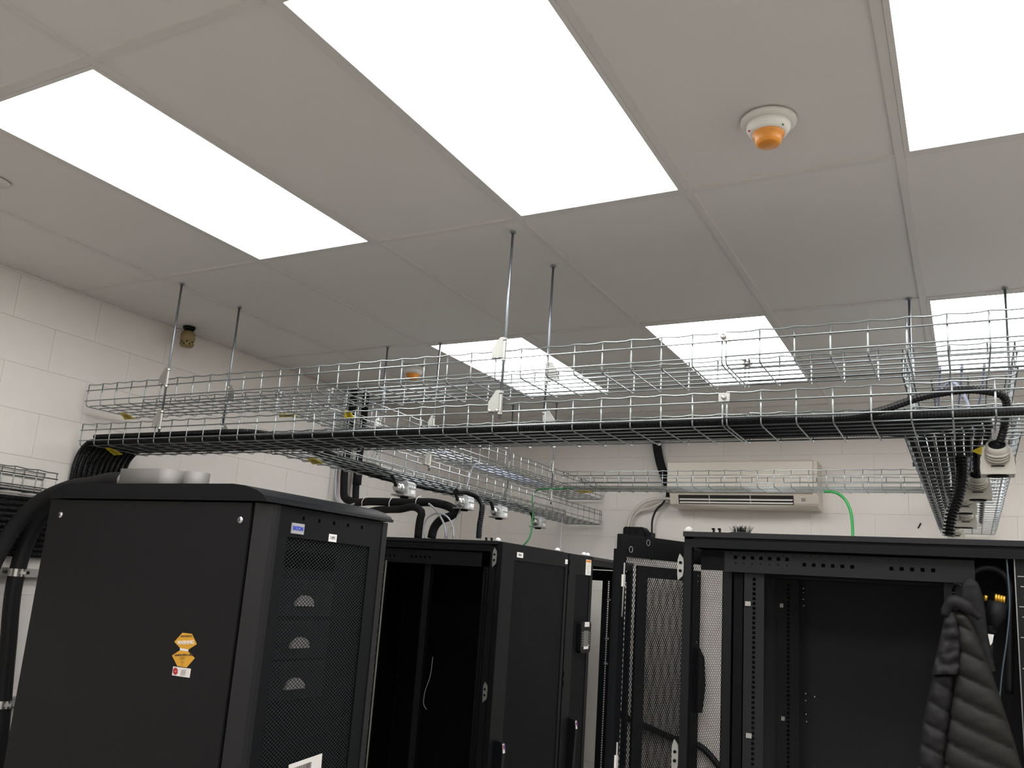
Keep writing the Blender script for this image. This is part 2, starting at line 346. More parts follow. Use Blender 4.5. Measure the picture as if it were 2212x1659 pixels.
# threaded hanger rods with a bracket at each tray
def hanger(x, y, label, flip=1, ax='x'):
    t = thing('hanger_rod', label, 'hanger', (x, y, ZL+.04), 'threaded hanger rods with tray brackets')
    MB().tube([(x, y, ZL+.045), (x, y, ZL+.5), (x, y, ZC)], .0048, 8).build('rod', 'galv', t)
    for zt in (ZL+.1, ZU+.1):
        q = [(-.048, -.028), (-.004, -.028), (-.004, .046), (-.02, .046), (-.048, .006)]
        q = [(a*flip, b) for a, b in q]
        if flip < 0: q = q[::-1]
        mb = MB()
        if ax == 'x': mb.prism([(x+a, zt+b) for a, b in q], 'y', y-.0015, y+.0015)
        else: mb.prism([(y+a, zt+b) for a, b in q], 'x', x-.0015, x+.0015)
        e = .012 if ax == 'x' else 0
        br = mb.build('bracket', 'plate', t)
        MB().tube([(x, y, zt-.03), (x, y, zt+.03)], .0068, 8, smooth=False).build('sleeve', 'plate', br)
        for dz in (-.036, .038): MB().lathe([(.001, -.004), (.0088, -.004), (.0088, .004), (.001, .004)], (x, y, zt+dz), n=6, smooth=False).build('nut', 'plate', br)
        for da in (-.04, -.012):
            c = (x+da*flip, y, zt-.026) if ax == 'x' else (x, y+da*flip, zt-.026)
            MB().lathe([(.001, -.005), (.006, -.005), (.006, .005), (.001, .005)], c, 'y' if ax == 'x' else 'x', 8).build('hook', 'plate', br)
    MB().lathe([(.001, 0), (.011, 0), (.011, -.004), (.001, -.004)], (x, y, ZC-.0005), n=12).build('washer', 'galv', t)
hanger(.046, 1.283, 'hanger rod at the block wall end of long trays, aisle side'); hanger(.056, 1.617, 'hanger rod at the block wall end of long trays, back side', -1)
hanger(1.735, 1.283, 'hanger rod in the middle of the long trays, aisle side'); hanger(1.735, 1.617, 'hanger rod in the middle of the long trays, back side', -1)
hanger(2.952, 2.38, 'hanger rod of the socket box trays, toward the block wall', 1, 'y'); hanger(3.285, 2.36, 'hanger rod of the socket box trays, away from the block wall', 1, 'y')
hanger(.372, 2.385, 'hanger rod of the rack row trays by the long trays, block wall side', 1, 'y'); hanger(.706, 2.395, 'hanger rod of the rack row trays by the long trays, aisle side', 1, 'y')
hanger(.708, 3.83, 'hanger rod of rack row trays by the far tray, aisle side', 1, 'y'); hanger(.375, 3.83, 'hanger rod of rack row trays by the far tray, block wall side', 1, 'y')
hanger(3.42, 1.283, 'hanger rod of the long trays past the socket boxes, aisle side'); hanger(3.42, 1.617, 'hanger rod of the long trays past the socket boxes, back side', -1)
# ------------------------------------------------------------------ yellow warning tags wired to the trays
def ytag(u, v, z, w, h, rz, tilt, label, tri=False):
    c = P(u, v, z=z); t = thing('warning_tag', label, 'tag', c, 'yellow warning tags on the trays', rz)
    q = [(-w/2, h/2), (w/2, h/2), (w/2*.8, -h*.2), (w*.1, -h/2), (-w*.25, -h/2)] if not tri else [(-w/2, 0), (w/2, h/2), (w/2, -h/2)]
    mb = MB(); mb.prism(q[::-1], 'z', -.0012, .0012); ORG[t.name] = (0, 0, 0)
    o = mb.build('card', 'yellow', t); o.rotation_euler = (tilt, 0, 0)
    m2 = MB()
    for k in range(3 if not tri else 1): m2.box((-w*.15+.0*k, h*.28-k*h*.2, -.0018), (w*.25, h*.28-k*h*.2-h*.07, .0018))
    o2 = m2.build('print', 'ink', t); o2.rotation_euler = (tilt, 0, 0); ORG[t.name] = c
ytag(273, 899, .70, .075, .05, 0, -.45, 'folded yellow warning tag under the end of upper tray by the wall')
ytag(618, 897, .70, .11, .03, 0, -.25, 'narrow yellow warning tag under the upper tray branch')
ytag(244, 975, .505, .085, .06, -.2, -.4, 'yellow warning tag under hose tray beside the falling hoses')
ytag(678, 996, .505, .09, .05, -.3, -.35, 'bright yellow warning tag under the hose tray branch')
ytag(752, 895, .69, .05, .035, 0, -.9, 'pale yellow warning tag in front of the tall black wall pipes')
ytag(1262, 1062, .695, .12, .03, 0, -.25, 'yellow warning tag under the tray before the air conditioner')
ytag(2120, 974, .505, .055, .055, 0, -1.3, 'triangular yellow warning tag beside the first pale socket box', True)
# ================================================================== black ribbed hoses on the lower long tray
HR, RIB = .0114, .0085
G2 = 'black ribbed conduit hoses laid in the long tray'
hl = ['nearest the aisle', 'second from the aisle', 'third from the aisle', 'fourth from the aisle', 'fifth from the aisle', 'sixth from the aisle', 'fifth from the back', 'fourth from the back', 'third from the back', 'second from the back', 'nearest the back']
ENDS = {3: (3.160, 1.975), 5: (3.118, 2.385), 4: (3.119, 2.945), 6: (3.074, 2.95), 7: (3.07, 3.65)}
for k in range(11):
    y = 1.318+.0262*k; z = ZL+.011+HR
    zz = Z0+.252-.0236*k
    L = [(-.545, -.9, zz), (-.545, .2, zz), (-.545, y-.14, zz), (-.545, y-.06, zz+.004), (-.545, y-.012, zz+.045), (-.545, y, zz+.11), (-.540, y, Z0+.43), (-.518, y, Z0+.49), (-.465, y, z-.004), (-.38, y, z), (-.1, y, z), (.4, y, z), (1.2, y, z), (2., y, z), (2.6, y, z)]
    xk = 2.985+.0255*(10-k)
    if k == 0: R = [(2.9, y, z+.004), (3.06, y, z+.05), (3.17, y+.012, z+.058), (3.225, y+.04, z+.045), (3.226, y+.075, z-.02), (3.212, y+.088, Z0+.472), (3.205, y+.097, Z0+.458)]
    elif k == 1: R = [(3.2, y, z), (4.0, y, z), (4.85, y, z)]
    else:
        R = [(xk-.2, y, z), (xk-.11, y+.001, z), (xk-.05, y+.012, z), (xk-.012, y+.05, z), (xk, y+.13, z), (xk, 1.75, z)]
        if k in ENDS:
            sx, sy = ENDS[k]
            if sy > 2.1: R += [(xk, sy-.4, z)]
            R += [(xk+(sx-xk)*.4, sy-.16, z), (sx, sy-.08, ZL-.012), (sx, sy-.045, Z0+.468), (sx, sy-.032, Z0+.456)]
        else: R += [(xk, 3.0, z), (xk, 4.1+.05*k, z)]
    cable('conduit_hose', 'black ribbed conduit hose in the lower long tray, '+hl[k], 'hose', L+R, HR, 'hose', G2, RIB)
sock_l = [(.568, 2.374), (.570, 2.963), (.529, 3.445), (.485, 4.084)]
nm = ['nearest the long trays', 'second from the long trays', 'third from the long trays', 'farthest from the long trays']
for k, (sx, sy) in enumerate(sock_l):
    y = 1.335+.06*k; z = ZL+.037+HR; xk = (.568, .535, .503, .472)[k]
    L = [(-.45, y, z), (-.33, y, z), (0, y, z), (.22, y, z), (xk-.13, y, z), (xk-.05, y+.012, z), (xk-.012, y+.05, z), (xk, y+.13, z), (xk, 1.68, z), (xk, 1.9, ZL+.012+HR)]
    if sy > 2.5: L += [(xk, sy-.5, ZL+.012+HR)]
    L += [(xk+(sx-xk)*.5, sy-.2, ZL+.012+HR), (sx, sy-.10, ZL+.004), (sx, sy-.055, Z0+.475)]
    cable('conduit_hose', 'black ribbed hose in branch tray to clear socket box '+nm[k], 'hose', L, HR, 'hose', 'black hoses feeding the clear socket boxes', RIB)
def socket_l(x, y, z, label):
    t = thing('socket_box', label, 'socket box', (x, y, z-.035), 'clear fronted socket boxes under the branch tray')
    MB().lathe([(.018, -.062), (.02, -.055), (.024, -.052), (.024, -.035), (.021, -.033), (.026, -.028), (.026, -.008), (.022, -.004)], (x, y, z), 'y', 16).build('gland', 'steel', t)
    q = [(-.036, -.03), (.036, -.03), (.036, .028), (.026, .038), (-.026, .038), (-.036, .028)]
    MB().prism([(x+a, z+b) for a, b in q], 'y', y-.005, y+.066).build('housing', 'clear', t)
    MB().box((x-.04, y-.04, z-.038), (x+.04, y+.07, z-.031)).build('base_plate', 'alu', t)
    for k in range(3): MB().lathe([(.001, 0), (.008, 0), (.008, .003), (.001, .003)], (x+.0355, y+.012+.02*k, z+.008), 'x', 12).build('knockout', 'silver', t)
    MB().box((x+.036, y+.022, z-.022), (x+.038, y+.058, z-.002)).build('label_plate', 'paper', t)
    MB().lathe([(.001, 0), (.022, 0), (.022, -.008), (.001, -.008)], (x, y+.02, z-.038), n=16).build('outlet', 'deep', t)
    MB().box((x-.008, y+.01, z+.03), (x+.008, y+.03, Z0+.517)).build('mounting_strap', 'alu', t)
for (x, y), s in zip(sock_l, nm): socket_l(x, y, Z0+.468, 'clear fronted metal socket box under branch tray, '+s)
sock_r = [(3.205, 1.44), (3.160, 1.975), (3.118, 2.385), (3.119, 2.945), (3.074, 2.95), (3.07, 3.65)]
sr = ['nearest the long trays, beside yellow triangle', 'second along the tray', 'third along the tray', 'fourth along the tray, upper of the pair', 'fourth along the tray, left of the pair', 'last along the tray, low over the rack']
def socket_r(x, y, z, label):
    t = thing('socket_box', label, 'socket box', (x, y, z-.042), 'pale socket boxes under the tray over the open rack')
    q = [(-.040, -.042), (.040, -.042), (.042, -.02), (.034, .03), (.026, .038), (-.026, .038), (-.034, .03), (-.042, -.02)]
    MB().prism([(x+a, z+b) for a, b in q], 'y', y-.02, y+.05).build('housing', 'box', t)
    g = MB(); a = .75
    pts = [(0, -.012, .004), (0, -.026, .020), (0, -.04, .034)]
    g.tube([(x+p[0], y+p[1], z+p[2]) for p in pts], [.03, .028, .027], 18); g.build('gland', 'box', t)
    for k in range(3):
        f = k/2; MB().tube([(x, y-.014-.012*f, z+.004+.012*f), (x, y-.018-.012*f, z+.008+.012*f)], .0305, 18).build('ring', 'box', t)
    MB().tube([(x, y-.0395, z+.0335), (x, y-.0405, z+.0345)], .021, 16).build('hose_seat', 'deep', t)
    MB().box((x-.016, y-.0215, z-.022), (x+.016, y-.0195, z-.019)).build('slot', 'deep', t)
    MB().lathe([(.001, 0), (.026, 0), (.026, -.003), (.001, -.003)], (x, y+.012, z-.0415), n=18).build('outlet', 'deep', t)
    MB().box((x-.01, y+.01, z+.036), (x+.01, y+.03, Z0+.518)).build('mounting_strap', 'alu', t)
for k, ((x, y), s) in enumerate(zip(sock_r, sr)): socket_r(x, y, Z0+.43, 'pale metal socket box under tray, '+s)
cable('conduit_hose', 'thick black ribbed hose from the socket tray down to open rack roof', 'hose', [P(2076, 985, y=1.85), P(2078, 1030, y=1.85), P(2068, 1075, y=1.84), P(2054, 1115, y=1.83), P(2048, 1158, y=1.83)], .019, 'hose', None, .011)
MB().lathe([(.03, 0), (.032, .004), (.032, .012), (.022, .02)], (*P(2048, 1158, y=1.83)[:2], Z0+.222), n=16).build('hose_collar', 'white', None, 'pale collar at the foot of thick hose on open rack roof', 'collar')
# ================================================================== UPS cabinet
UX0, UX1, UY0, UY1 = .225, 1.25, .74, 1.365
UT = Z0+.212
t = thing('ups_cabinet', 'charcoal UPS cabinet with amber stickers on its side and mesh front door', 'cabinet', ((UX0+UX1)/2, (UY0+UY1)/2, 0))
mb = MB(); mb.box((UX0+.004, UY0+.012, .04), (UX1-.05, UY1-.012, UT-.004)); mb.build('carcass', 'deep', t)
MB().box((UX0, UY0, .06), (UX1-.048, UY0+.012, UT-.006)).build('side_panel', 'side', t)
MB().box((UX0, UY1-.012, .06), (UX1-.048, UY1, UT-.006)).build('side_panel', 'side', t)
MB().box((UX0+.02, UY0+.02, 0), (UX1-.06, UY1-.02, .045)).build('plinth', 'dark', t)
cap = [(UX0-.002, UT), (UX1+.006, UT), (UX1+.012, UT+.006), (UX1+.004, UT+.018), (UX1-.03, UT+.034), (UX1-.08, UT+.047), (UX1-.13, UT+.052),
       (UX0+.12, UT+.052), (UX0+.075, UT+.049), (UX0+.03, UT+.035), (UX0, UT+.016)]
MB().prism(cap, 'y', UY0-.008, UY1+.012).build('roof_cap', 'black', t)
MB().box((UX1+.004, UY0-.006, UT-.001), (UX1+.016, UY1+.012, UT+.009)).build('roof_trim', 'edge', t)
# door: chamfered near stile, frame, mesh
dr = MB().prism([(UX1-.038, UY0+.004), (UX1-.004, UY0+.045), (UX1, UY0+.06), (UX1, UY0+.075), (UX1-.038, UY0+.075)], 'z', .08, UT-.004).build('door_stile', 'edge', t)
MX0, MX1, MZ1, MZ0 = UY0+.118, UY0+.533, Z0+.115, .25
door = MB()
plate(door, UY1-UY0-.075, UT-.084, [(MX0-UY0-.075, MX1-UY0-.075, MZ0-.08, MZ1-.08)]+[(yy-UY0-.0805, yy-UY0-.0695, Z0+.172-.08, Z0+.184-.08) for yy in (.921, .996, 1.07, 1.143, 1.219)], .02, lambda a, d, b: (UX1-d, UY0+.075+a, .08+b))
door = door.build('door', 'black', t)
MB().box((UX1-.028, UY0+.08, Z0+.16), (UX1-.022, UY1-.03, Z0+.195)).build('slot_backing', 'deep', door)
mb = MB(); lattice(mb, MX1-MX0, MZ1-MZ0, .0095, .0017, .0014, lambda a, d, b: (UX1-.006-d, MX0+a, MZ0+b), .72); mb.build('mesh_panel', 'mesh2', door, kind='stuff')
MB().box((UX1-.014, UY1-.03, .08), (UX1+.003, UY1-.002, UT-.006)).build('edge_trim', 'edge', door)
# power modules behind the mesh
for k, zc in enumerate((-.055, -.187, -.313)):
    m = thing('x', '', '', (0, 0, 0)); bpy.data.objects.remove(m)
    zc += Z0-.02
    mod = MB().box((UX1-.06, MX0+.0, zc-.055), (UX1-.047, MX0+.30, zc+.062)).build('power_module', 'dark', t)
    sl = MB()
    for j in range(4): sl.box((UX1-.0475, MX0+.02, zc+.03+.007*j), (UX1-.0455, MX0+.26, zc+.033+.007*j))
    sl.build('louver', 'black', mod)
    q = [(.976+.04+.043*math.cos(a), zc-.022+.034*math.sin(a)) for a in np.linspace(0, math.pi, 14)]
    MB().prism(q, 'x', UX1-.048, UX1-.036).build('half_round_handle', 'alu', mod)
MB().box((UX1-.06, MX0, Z0+.02), (UX1-.05, MX0+.3, Z0+.075)).build('blank_module', 'black', t)
# badge, label, barcode label
b = MB().box((UX1+.0002, .868, Z0+.127), (UX1+.004, .925, Z0+.16)).build('badge', 'silver', t)
text('EATON', .0165, 'blue', b, (UX1+.0045, .8965, Z0+.1435), (math.pi/2, 0, math.pi/2), bold=.0010, sx=.84)
b = MB().box((UX1+.0002, 1.05, Z0+.116), (UX1+.0012, 1.09, Z0+.141)).build('name_label', 'paper', t)
text('UPS', .014, 'ink', b, (UX1+.0016, 1.07, Z0+.1285), (math.pi/2, 0, math.pi/2))
b = MB().prism([(.983, Z0-.572), (1.135, Z0-.558), (1.14, Z0-.66), (.988, Z0-.674)], 'x', UX1+.0002, UX1+.0014).build('barcode_label', 'paper', t)
mb = MB(); yy = .995
while yy < 1.085:
    wv = random.choice((.0012, .002, .003)); s = (yy-.983)/.152*.014
    mb.prism([(yy, Z0-.586+s), (yy+wv, Z0-.586+s), (yy+wv, Z0-.63+s), (yy, Z0-.63+s)], 'x', UX1+.0014, UX1+.002); yy += wv+random.choice((.0015, .0025))
mb.build('barcode', 'ink', b)
for x in (.294, 1.164):
    k = MB().lathe([(.001, 0), (.011, 0), (.011, -.003), (.006, -.006), (.001, -.006)], (x, UY0, Z0+.153), 'y', 16).build('panel_lock', 'steel', t)
    MB().box((x-.001, UY0-.0075, Z0+.147), (x+.001, UY0-.0055, Z0+.159)).build('slot', 'dark', k)
# stickers on the side
def spoly(pts, m, d, parent, name):
    return MB().prism([(P(u, v, y=UY0)[0], P(u, v, y=UY0)[2]) for u, v in pts], 'y', UY0-d, UY0-.0001).build(name, m, parent)
def zo(x, y): return (330+x/11.85, 1340+y/11.85)
s1 = spoly([zo(*q) for q in ((765, 318), (1005, 345), (1130, 610), (920, 745), (700, 705), (555, 548))], 'sticker', .0008, t, 'warning_sticker')
s2 = spoly([zo(*q) for q in ((700, 765), (905, 795), (1080, 968), (870, 1208), (632, 1168), (497, 900))], 'sticker', .0008, t, 'handling_sticker')
spoly([zo(*q) for q in ((700, 705), (920, 745), (905, 800), (700, 768))], 'paper', .0007, t, 'shock_indicator')
s3 = spoly([zo(*q) for q in ((530, 1178), (980, 1240), (945, 1472), (495, 1405))], 'paper', .0008, t, 'notice_sticker')
a_ = -.11
def stext(s, size, m, par, x, y, bold=0., sx=1.):
    p = P(*zo(x, y), y=UY0); text(s, size, m, par, (p[0], UY0-.0012, p[2]), (math.pi/2, -a_*-1, 0), bold=bold, sx=sx)
stext('SHOCKWATCH', .0085, 'ink', s1, 870, 408, sx=.8); stext('WARNING', .0155, 'paper', s1, 845, 570, .0004, .95)
stext('HANDLE WITH CARE', .0078, 'ink', s2, 790, 890, .0002)
for j, y in enumerate((935, 955, 975, 1000)): stext('-'*14, .0045, 'ink', s2, 780-8*j, y)
stext('----', .0065, 'ink', s2, 765, 1060, .0003); stext('-'*9, .004, 'ink', s2, 765, 1105); stext('-'*5, .004, 'ink', s2, 758, 1140)
spoly([zo(585+65*math.sin(q), 1302+98*math.cos(q)) for q in np.arange(8)*math.pi/4+.39], 'red', .0011, s3, 'red_octagon')
stext('---', .0075, 'paper', s3, 590, 1300, .0003)
for j, y in enumerate((1270, 1312, 1350, 1390)): stext('-'*(11-j % 2), .006, 'ink', s3, 800-8*j, y, .0002)
# gear standing on the UPS roof
zt = UT+.052
q = [(.355+.0*0, .0)]
mb = MB(); x0, x1, yc, rr = .235, .45, 1.05, .06
poly = [(x0, yc-rr), (x1, yc-rr)]+[(x1+rr*.75*math.sin(a), yc-rr*math.cos(a)) for a in np.linspace(.2, math.pi-.2, 8)]+[(x1, yc+rr), (x0, yc+rr)]
mb.prism(poly, 'z', zt, Z0+.358, True); o = mb.build('gland_box', 'drum', None, 'rounded brushed metal gland box on UPS cabinet roof', 'box')
MB().lathe([(.001, 0), (.046, 0), (.046, Z0+.354-zt), (.001, Z0+.354-zt)], (.555, 1.08, zt), n=24).build('metal_drum', 'drum', None, 'small round metal drum beside the gland box on UPS roof', 'drum')
# heavy cables rising beside the UPS and entering the gland box
GX = P(268, 1038, x=.19)
cable('power_cable', 'thick black cable arching over the UPS roof into the gland box', 'cable', [(-.46, .70, .1), (-.46, .74, 1.0), P(-60, 1330, x=-.46), P(0, 1190, x=-.44), P(34, 1135, x=-.40), P(80, 1088, x=-.32), P(140, 1057, x=-.18), P(200, 1046, x=0.), (.13, 1.05, Z0+.322), (.19, 1.05, Z0+.318)], .032, 'foam', 'thick cables beside the UPS', n=14)
MB().tube([(.19, 1.05, Z0+.318), (.215, 1.05, Z0+.317), (.236, 1.05, Z0+.315)], [.037, .037, .032], 16).build('cable_gland', 'steel', None, 'bright metal gland joining thick cable to the gland box', 'gland')
cable('power_cable', 'thick black cable clamped to the wall and passing behind the UPS', 'cable', [P(-25, 1900, x=-.5), P(0, 1600, x=-.5), P(17, 1400, x=-.5), P(36, 1240, x=-.497), P(56, 1175, x=-.488), P(88, 1118, x=-.45), P(130, 1085, x=-.37), P(190, 1072, x=-.18), (.1, 1.22, Z0+.26), (.22, 1.2, Z0+.235)], .033, 'cord', 'thick cables beside the UPS', n=14)
for zc, s in ((-.068, 'upper'), (-.612, 'lower')):
    ch = MB(); zc += Z0
    plate(ch, 1.9, .036, [(.03+.09*k, .06+.09*k, .011, .025) for k in range(20)], .003, lambda a, d, b: (XL+.042-d, -.4+a, zc-.018+b))
    ch.box((XL, -.4, zc-.018), (XL+.04, 1.5, zc-.0155)); ch.box((XL, -.4, zc+.0155), (XL+.04, 1.5, zc+.018))
    ch.build('strut_channel', 'plate', None, s+' slotted metal strut channel on the block wall beside UPS', 'strut', 'strut channels on the block wall')
    yc_ = P(36, 1240, x=-.5)[1] if s == 'upper' else P(5, 1515, x=-.5)[1]
    for yy, s2 in ((yc_, 'over the cable'),):
        c = MB(); c.tube([(-.50, yy+.0, zc-.016), (-.50, yy, zc+.016)], .037, 18, False); c.box((-.53, yy+.032, zc-.014), (-.522, yy+.055, zc+.014)); c.box((-.466, yy-.012, zc-.006), (-.456, yy+.012, zc+.006))
        c.build('pipe_clamp', 'steel', None, 'bright pipe clamp holding thick cable on %s strut, %s' % (s, s2), 'clamp', 'pipe clamps on the struts')
# wall tray carrying the hoses along the block wall
tray('wire tray on the block wall holding stacked black hoses', (-.468, -.9, Z0+.275), 2.1, 'y', None, W=.09, H=.098)
# ================================================================== server racks
RT = Z0+.222                                   # roof height
def xf_y(x0, y, z0, s=1): return lambda a, d, b: (x0+a, y+s*d, z0+b)
def xf_x(x, y0, z0, s=1): return lambda a, d, b: (x+s*d, y0+a, z0+b)
def rack_rail(t, x, y0, w, z0, z1, facing, m='black', pitch=.04445, off=0.):
    """19 inch mounting rail: square holes, three to a unit"""
    h = z1-z0; hs = []
    k = 0
    while .012+k*pitch/3+.0095 < h-.004: hs.append((w/2-.0048, w/2+.0048, .012+k*pitch/3-.004, .012+k*pitch/3+.0055)); k += 1
    mb = MB(); plate(mb, w, h, hs, .002, xf_x(x, y0, z0) if facing == 'x' else xf_y(x, y0, z0)); return mb.build('mounting_rail', m, t)
def brace(t, x0, x1, y, z0, z1, m='brace'):
    w = x1-x0; hs = []
    def row(a, n, step, zc, s): 
        for k in range(n):
            c = a+k*step
            if c+s < w-.004: hs.append((c-s, c+s, zc-s, zc+s))
    row(.035, 7, .0265, .046, .0055); row(.245, 6, .0275, .032, .0055); row(.49, 5, .0275, .032, .0055); row(.02, 20, .0272, .058, .0018); row(.035, 7, .0265, .028, .002)
    mb = MB(); plate(mb, w, z1-z0, hs, .003, xf_y(x0, y, z0)); return mb.build('side_brace', m, t)
def rack_frame(t, x0, x1, y0, y1, post=.032):
    for x in (x0, x1-post):
        for y in (y0, y1-post): MB().box((x, y, .06), (x+post, y+post, RT-.045)).build('corner_post', 'dark', t)
    r = MB(); r.box((x0-.004, y0, RT-.016), (x1+.004, y1, RT)); r.build('roof', 'edge', t)
    for y in (y0+.004, y1-.02):
        MB().box((x0+.002, y, RT-.024), (x1-.002, y+.016, RT-.016)).build('roof_seam', 'deep', t)
        MB().box((x0+.002, y-.003, RT-.05), (x1-.002, y+.017, RT-.0245)).build('top_rail', 'black', t)
    for x in (x0, x1-.03): MB().box((x, y0+.004, RT-.05), (x+.03, y1-.004, RT-.016)).build('end_rail', 'dark', t)
    MB().box((x0, y0, .03), (x1, y1, .06)).build('base_frame', 'dark', t)
    for x in (x0+.06, x1-.06):
        for y in (y0+.06, y1-.06): MB().lathe([(.022, 0), (.022, .012), (.008, .014), (.008, .031)], (x, y, 0), n=12).build('foot', 'dark', t)
def latch(t, x, y, z, h=.09):
    q = [(-.012, -h/2), (.004, -h/2+.015), (.006, -h/2+.03), (.006, h/2-.03), (.004, h/2-.015), (-.008, h/2), (-.014, h/2-.02), (-.014, -h/2+.02)]
    o = MB().prism([(x+a, z+b) for a, b in q], 'y', y-.012, y-.004).build('latch_plate', 'plate', t)
    for dz in (-.012, .014): MB().lathe([(.001, 0), (.005, 0), (.005, -.003), (.001, -.003)], (x-.004, y-.0121, z+dz), 'y', 10).build('hole', 'deep', o)
def eyebolt(x, y, label):
    MB().lathe([(.012, 0), (.015, .004), (.012, .012), (.006, .017), (.001, .018)], (x, y, RT), n=14).build('roof_bolt', 'paper', None, label, 'bolt', 'pale round bolts on the rack roofs')
# ---- PDU rack in the far row: side open, mesh door closed
A0, A1, B0, B1 = .10, 1.17, 2.385, 3.14
t = thing('server_rack', 'black rack with open side and closed mesh door, between UPS and narrow cooler', 'rack', ((A0+A1)/2, (B0+B1)/2, 0), 'black racks in the far row')
rack_frame(t, A0, A1-.03, B0, B1)
MB().box((A0+.02, B1-.012, .06), (A1-.035, B1-.004, RT-.05)).build('side_panel', 'deep', t)
MB().box((A0+.002, B0+.03, .06), (A0+.012, B1-.03, RT-.05)).build('rear_door', 'deep', t)
brace(t, A0+.05, A1-.12, B0+.02, Z0+.098, Z0+.166, 'dark')
rack_rail(t, .487, B0+.012, .028, .1, Z0+.104, 'x', 'dark'); rack_rail(t, .468, B0+.010, .022, .1, Z0+.104, 'y', 'dark')
MB().box((.4905, B0+.0095, .1), (.4985, B0+.0115, Z0+.104)).build('rail_edge', 'plate', t)
mb = MB(); zz = Z0+.09
while zz > .3: mb.box((.474, B0+.008, zz-.005), (.4825, B0+.0098, zz+.005)); zz -= .04445
mb.build('pale_square_row', 'plate', t)  # small pale squares on the dark rail, one to a unit
for y in (B0+.06, B1-.10): MB().box((.70, y, .08), (.735, y+.03, Z0+.1)).build('mid_post', 'dark', t); rack_rail(t, 1.04, y, .03, .1, Z0+.1, 'y', 'dark')
rack_rail(t, .78, B1-.06, .05, .1, Z0+.1, 'y', 'black')
MB().box((.685, B1-.03, Z0-.06), (.70, B1-.024, Z0-.03)).build('label_holder', 'alu', t)
cable('loose_wire', None, None, [(.70, B0+.2, Z0-.36), (.695, B0+.2, Z0-.45), (.668, B0+.2, Z0-.55), (.672, B0+.2, Z0-.60), (.69, B0+.2, Z0-.615)], .0015, 'greyw', parent=t)
dr = MB(); H_ = RT-.055
dw = B1-B0
plate(dr, dw-.004, H_, [(.125, dw-.034, .03, H_-.076)], .028, lambda a, d, b: (A1-d, B0+.002+a, .05+b)); dr = dr.build('door', 'black', t)
mb = MB(); lattice(mb, dw-.159, H_-.106, .0075, .0034, .002, lambda a, d, b: (A1-.004-d, B0+.127+a, .08+b), 1.); mb.build('mesh_panel', 'mesh', dr, kind='stuff')
MB().box((A1-.02, B0+.11, .08), (A1-.014, B1-.03, RT-.08)).build('mesh_backing', 'deep', dr)
for a, b, c, s in ((2.535, 2.60, Z0+.172, 'PDU A'), (3.10, 3.132, Z0+.172, '-- -')):
    l = MB().box((A1, a, c-.016), (A1+.001, b, c+.009)).build('name_label', 'paper', dr); text(s, .014, 'ink', l, (A1+.0015, (a+b)/2, c-.0035), (math.pi/2, 0, math.pi/2), sx=.8)
def handle(par, x, y, z, L=.4):
    h = MB().prism([(x, z-L), (x+.03, z-L+.02), (x+.042, z-.05), (x+.034, z-.005), (x, z)], 'y', y-.014, y+.014).build('handle', 'dark', par)
    MB().prism([(x+.0425, z-.052), (x+.0365, z-.012), (x+.0375, z-.012), (x+.0435, z-.052)], 'y', y-.010, y+.010).build('sticker', 'paper', h)
    MB().prism([(x+.0438, z-.034), (x+.0408, z-.016), (x+.0418, z-.016), (x+.0448, z-.034)], 'y', y-.008, y).build('red_print', 'red', h)
    MB().prism([(x+.0438, z-.034), (x+.0408, z-.016), (x+.0418, z-.016), (x+.0448, z-.034)], 'y', y, y+.008).build('blue_print', 'blue', h)
handle(dr, A1, B0+.07, Z0-.68)
latch(t, A1-.03, B0, Z0+.143); latch(t, A1-.03, B0, Z0-.469)
eyebolt(A1-.05, B0+.04, 'pale bolt on open sided rack roof beside its front corner'); eyebolt(A1-.04, B1-.06, 'pale bolt on mesh door rack roof beside the narrow cooler')
for k in range(2):
    o = MB().box((1.055+.03*k, B0+.03, RT), (1.061+.03*k, B0+.04, RT+.016)); o.box((1.052+.03*k, B0+.03, RT+.011), (1.061+.03*k, B0+.04, RT+.016)); o.build('cable_clip', 'dark', None, 'small black cable clip on mesh door rack roof, '+('beside the ribbed hose collar', 'beside the pale corner bolt')[k], 'clip', 'cable clips on mesh door rack roof')
# ---- narrow in-row cooler
C0, C1 = 3.145, 3.495
t = thing('row_cooler', 'narrow black in-row cooler with small display and orange topped label', 'cooler', ((A0+A1)/2, (C0+C1)/2, 0), None)
MB().box((A0, C0, .05), (A1-.03, C1, RT-.004)).build('body', 'dark', t)
MB().box((A0+.05, C0+.02, 0), (A1-.07, C1-.02, .05)).build('plinth', 'dark', t)
dr = MB(); plate(dr, C1-C0-.012, H_, [(.10, C1-C0-.05, .03, H_-.11)], .026, lambda a, d, b: (A1-d, C0+.008+a, .05+b)); dr = dr.build('door', 'black', t)
mb = MB(); lattice(mb, C1-C0-.15, H_-.14, .0075, .0036, .002, lambda a, d, b: (A1-.004-d, C0+.108+a, .08+b), 1.); mb.build('mesh_panel', 'mesh', dr, kind='stuff')
MB().box((A1-.02, C0+.09, .08), (A1-.014, C1-.03, RT-.12)).build('mesh_backing', 'deep', dr)
for z in (Z0+.15, Z0+.10, Z0-.44, Z0-.49): MB().box((A1-.002, C0+.012, z), (A1+.004, C0+.04, z+.03)).build('hinge', 'dark', dr)
l = MB().box((A1, 3.385, Z0+.11), (A1+.001, 3.462, Z0+.198)).build('caution_label', 'paper', dr)
MB().box((A1+.001, 3.388, Z0+.182), (A1+.0015, 3.459, Z0+.196)).build('orange_band', 'orange', l)
text('- -- - --', .011, 'ink', l, (A1+.0018, 3.4235, Z0+.189), (math.pi/2, 0, math.pi/2))
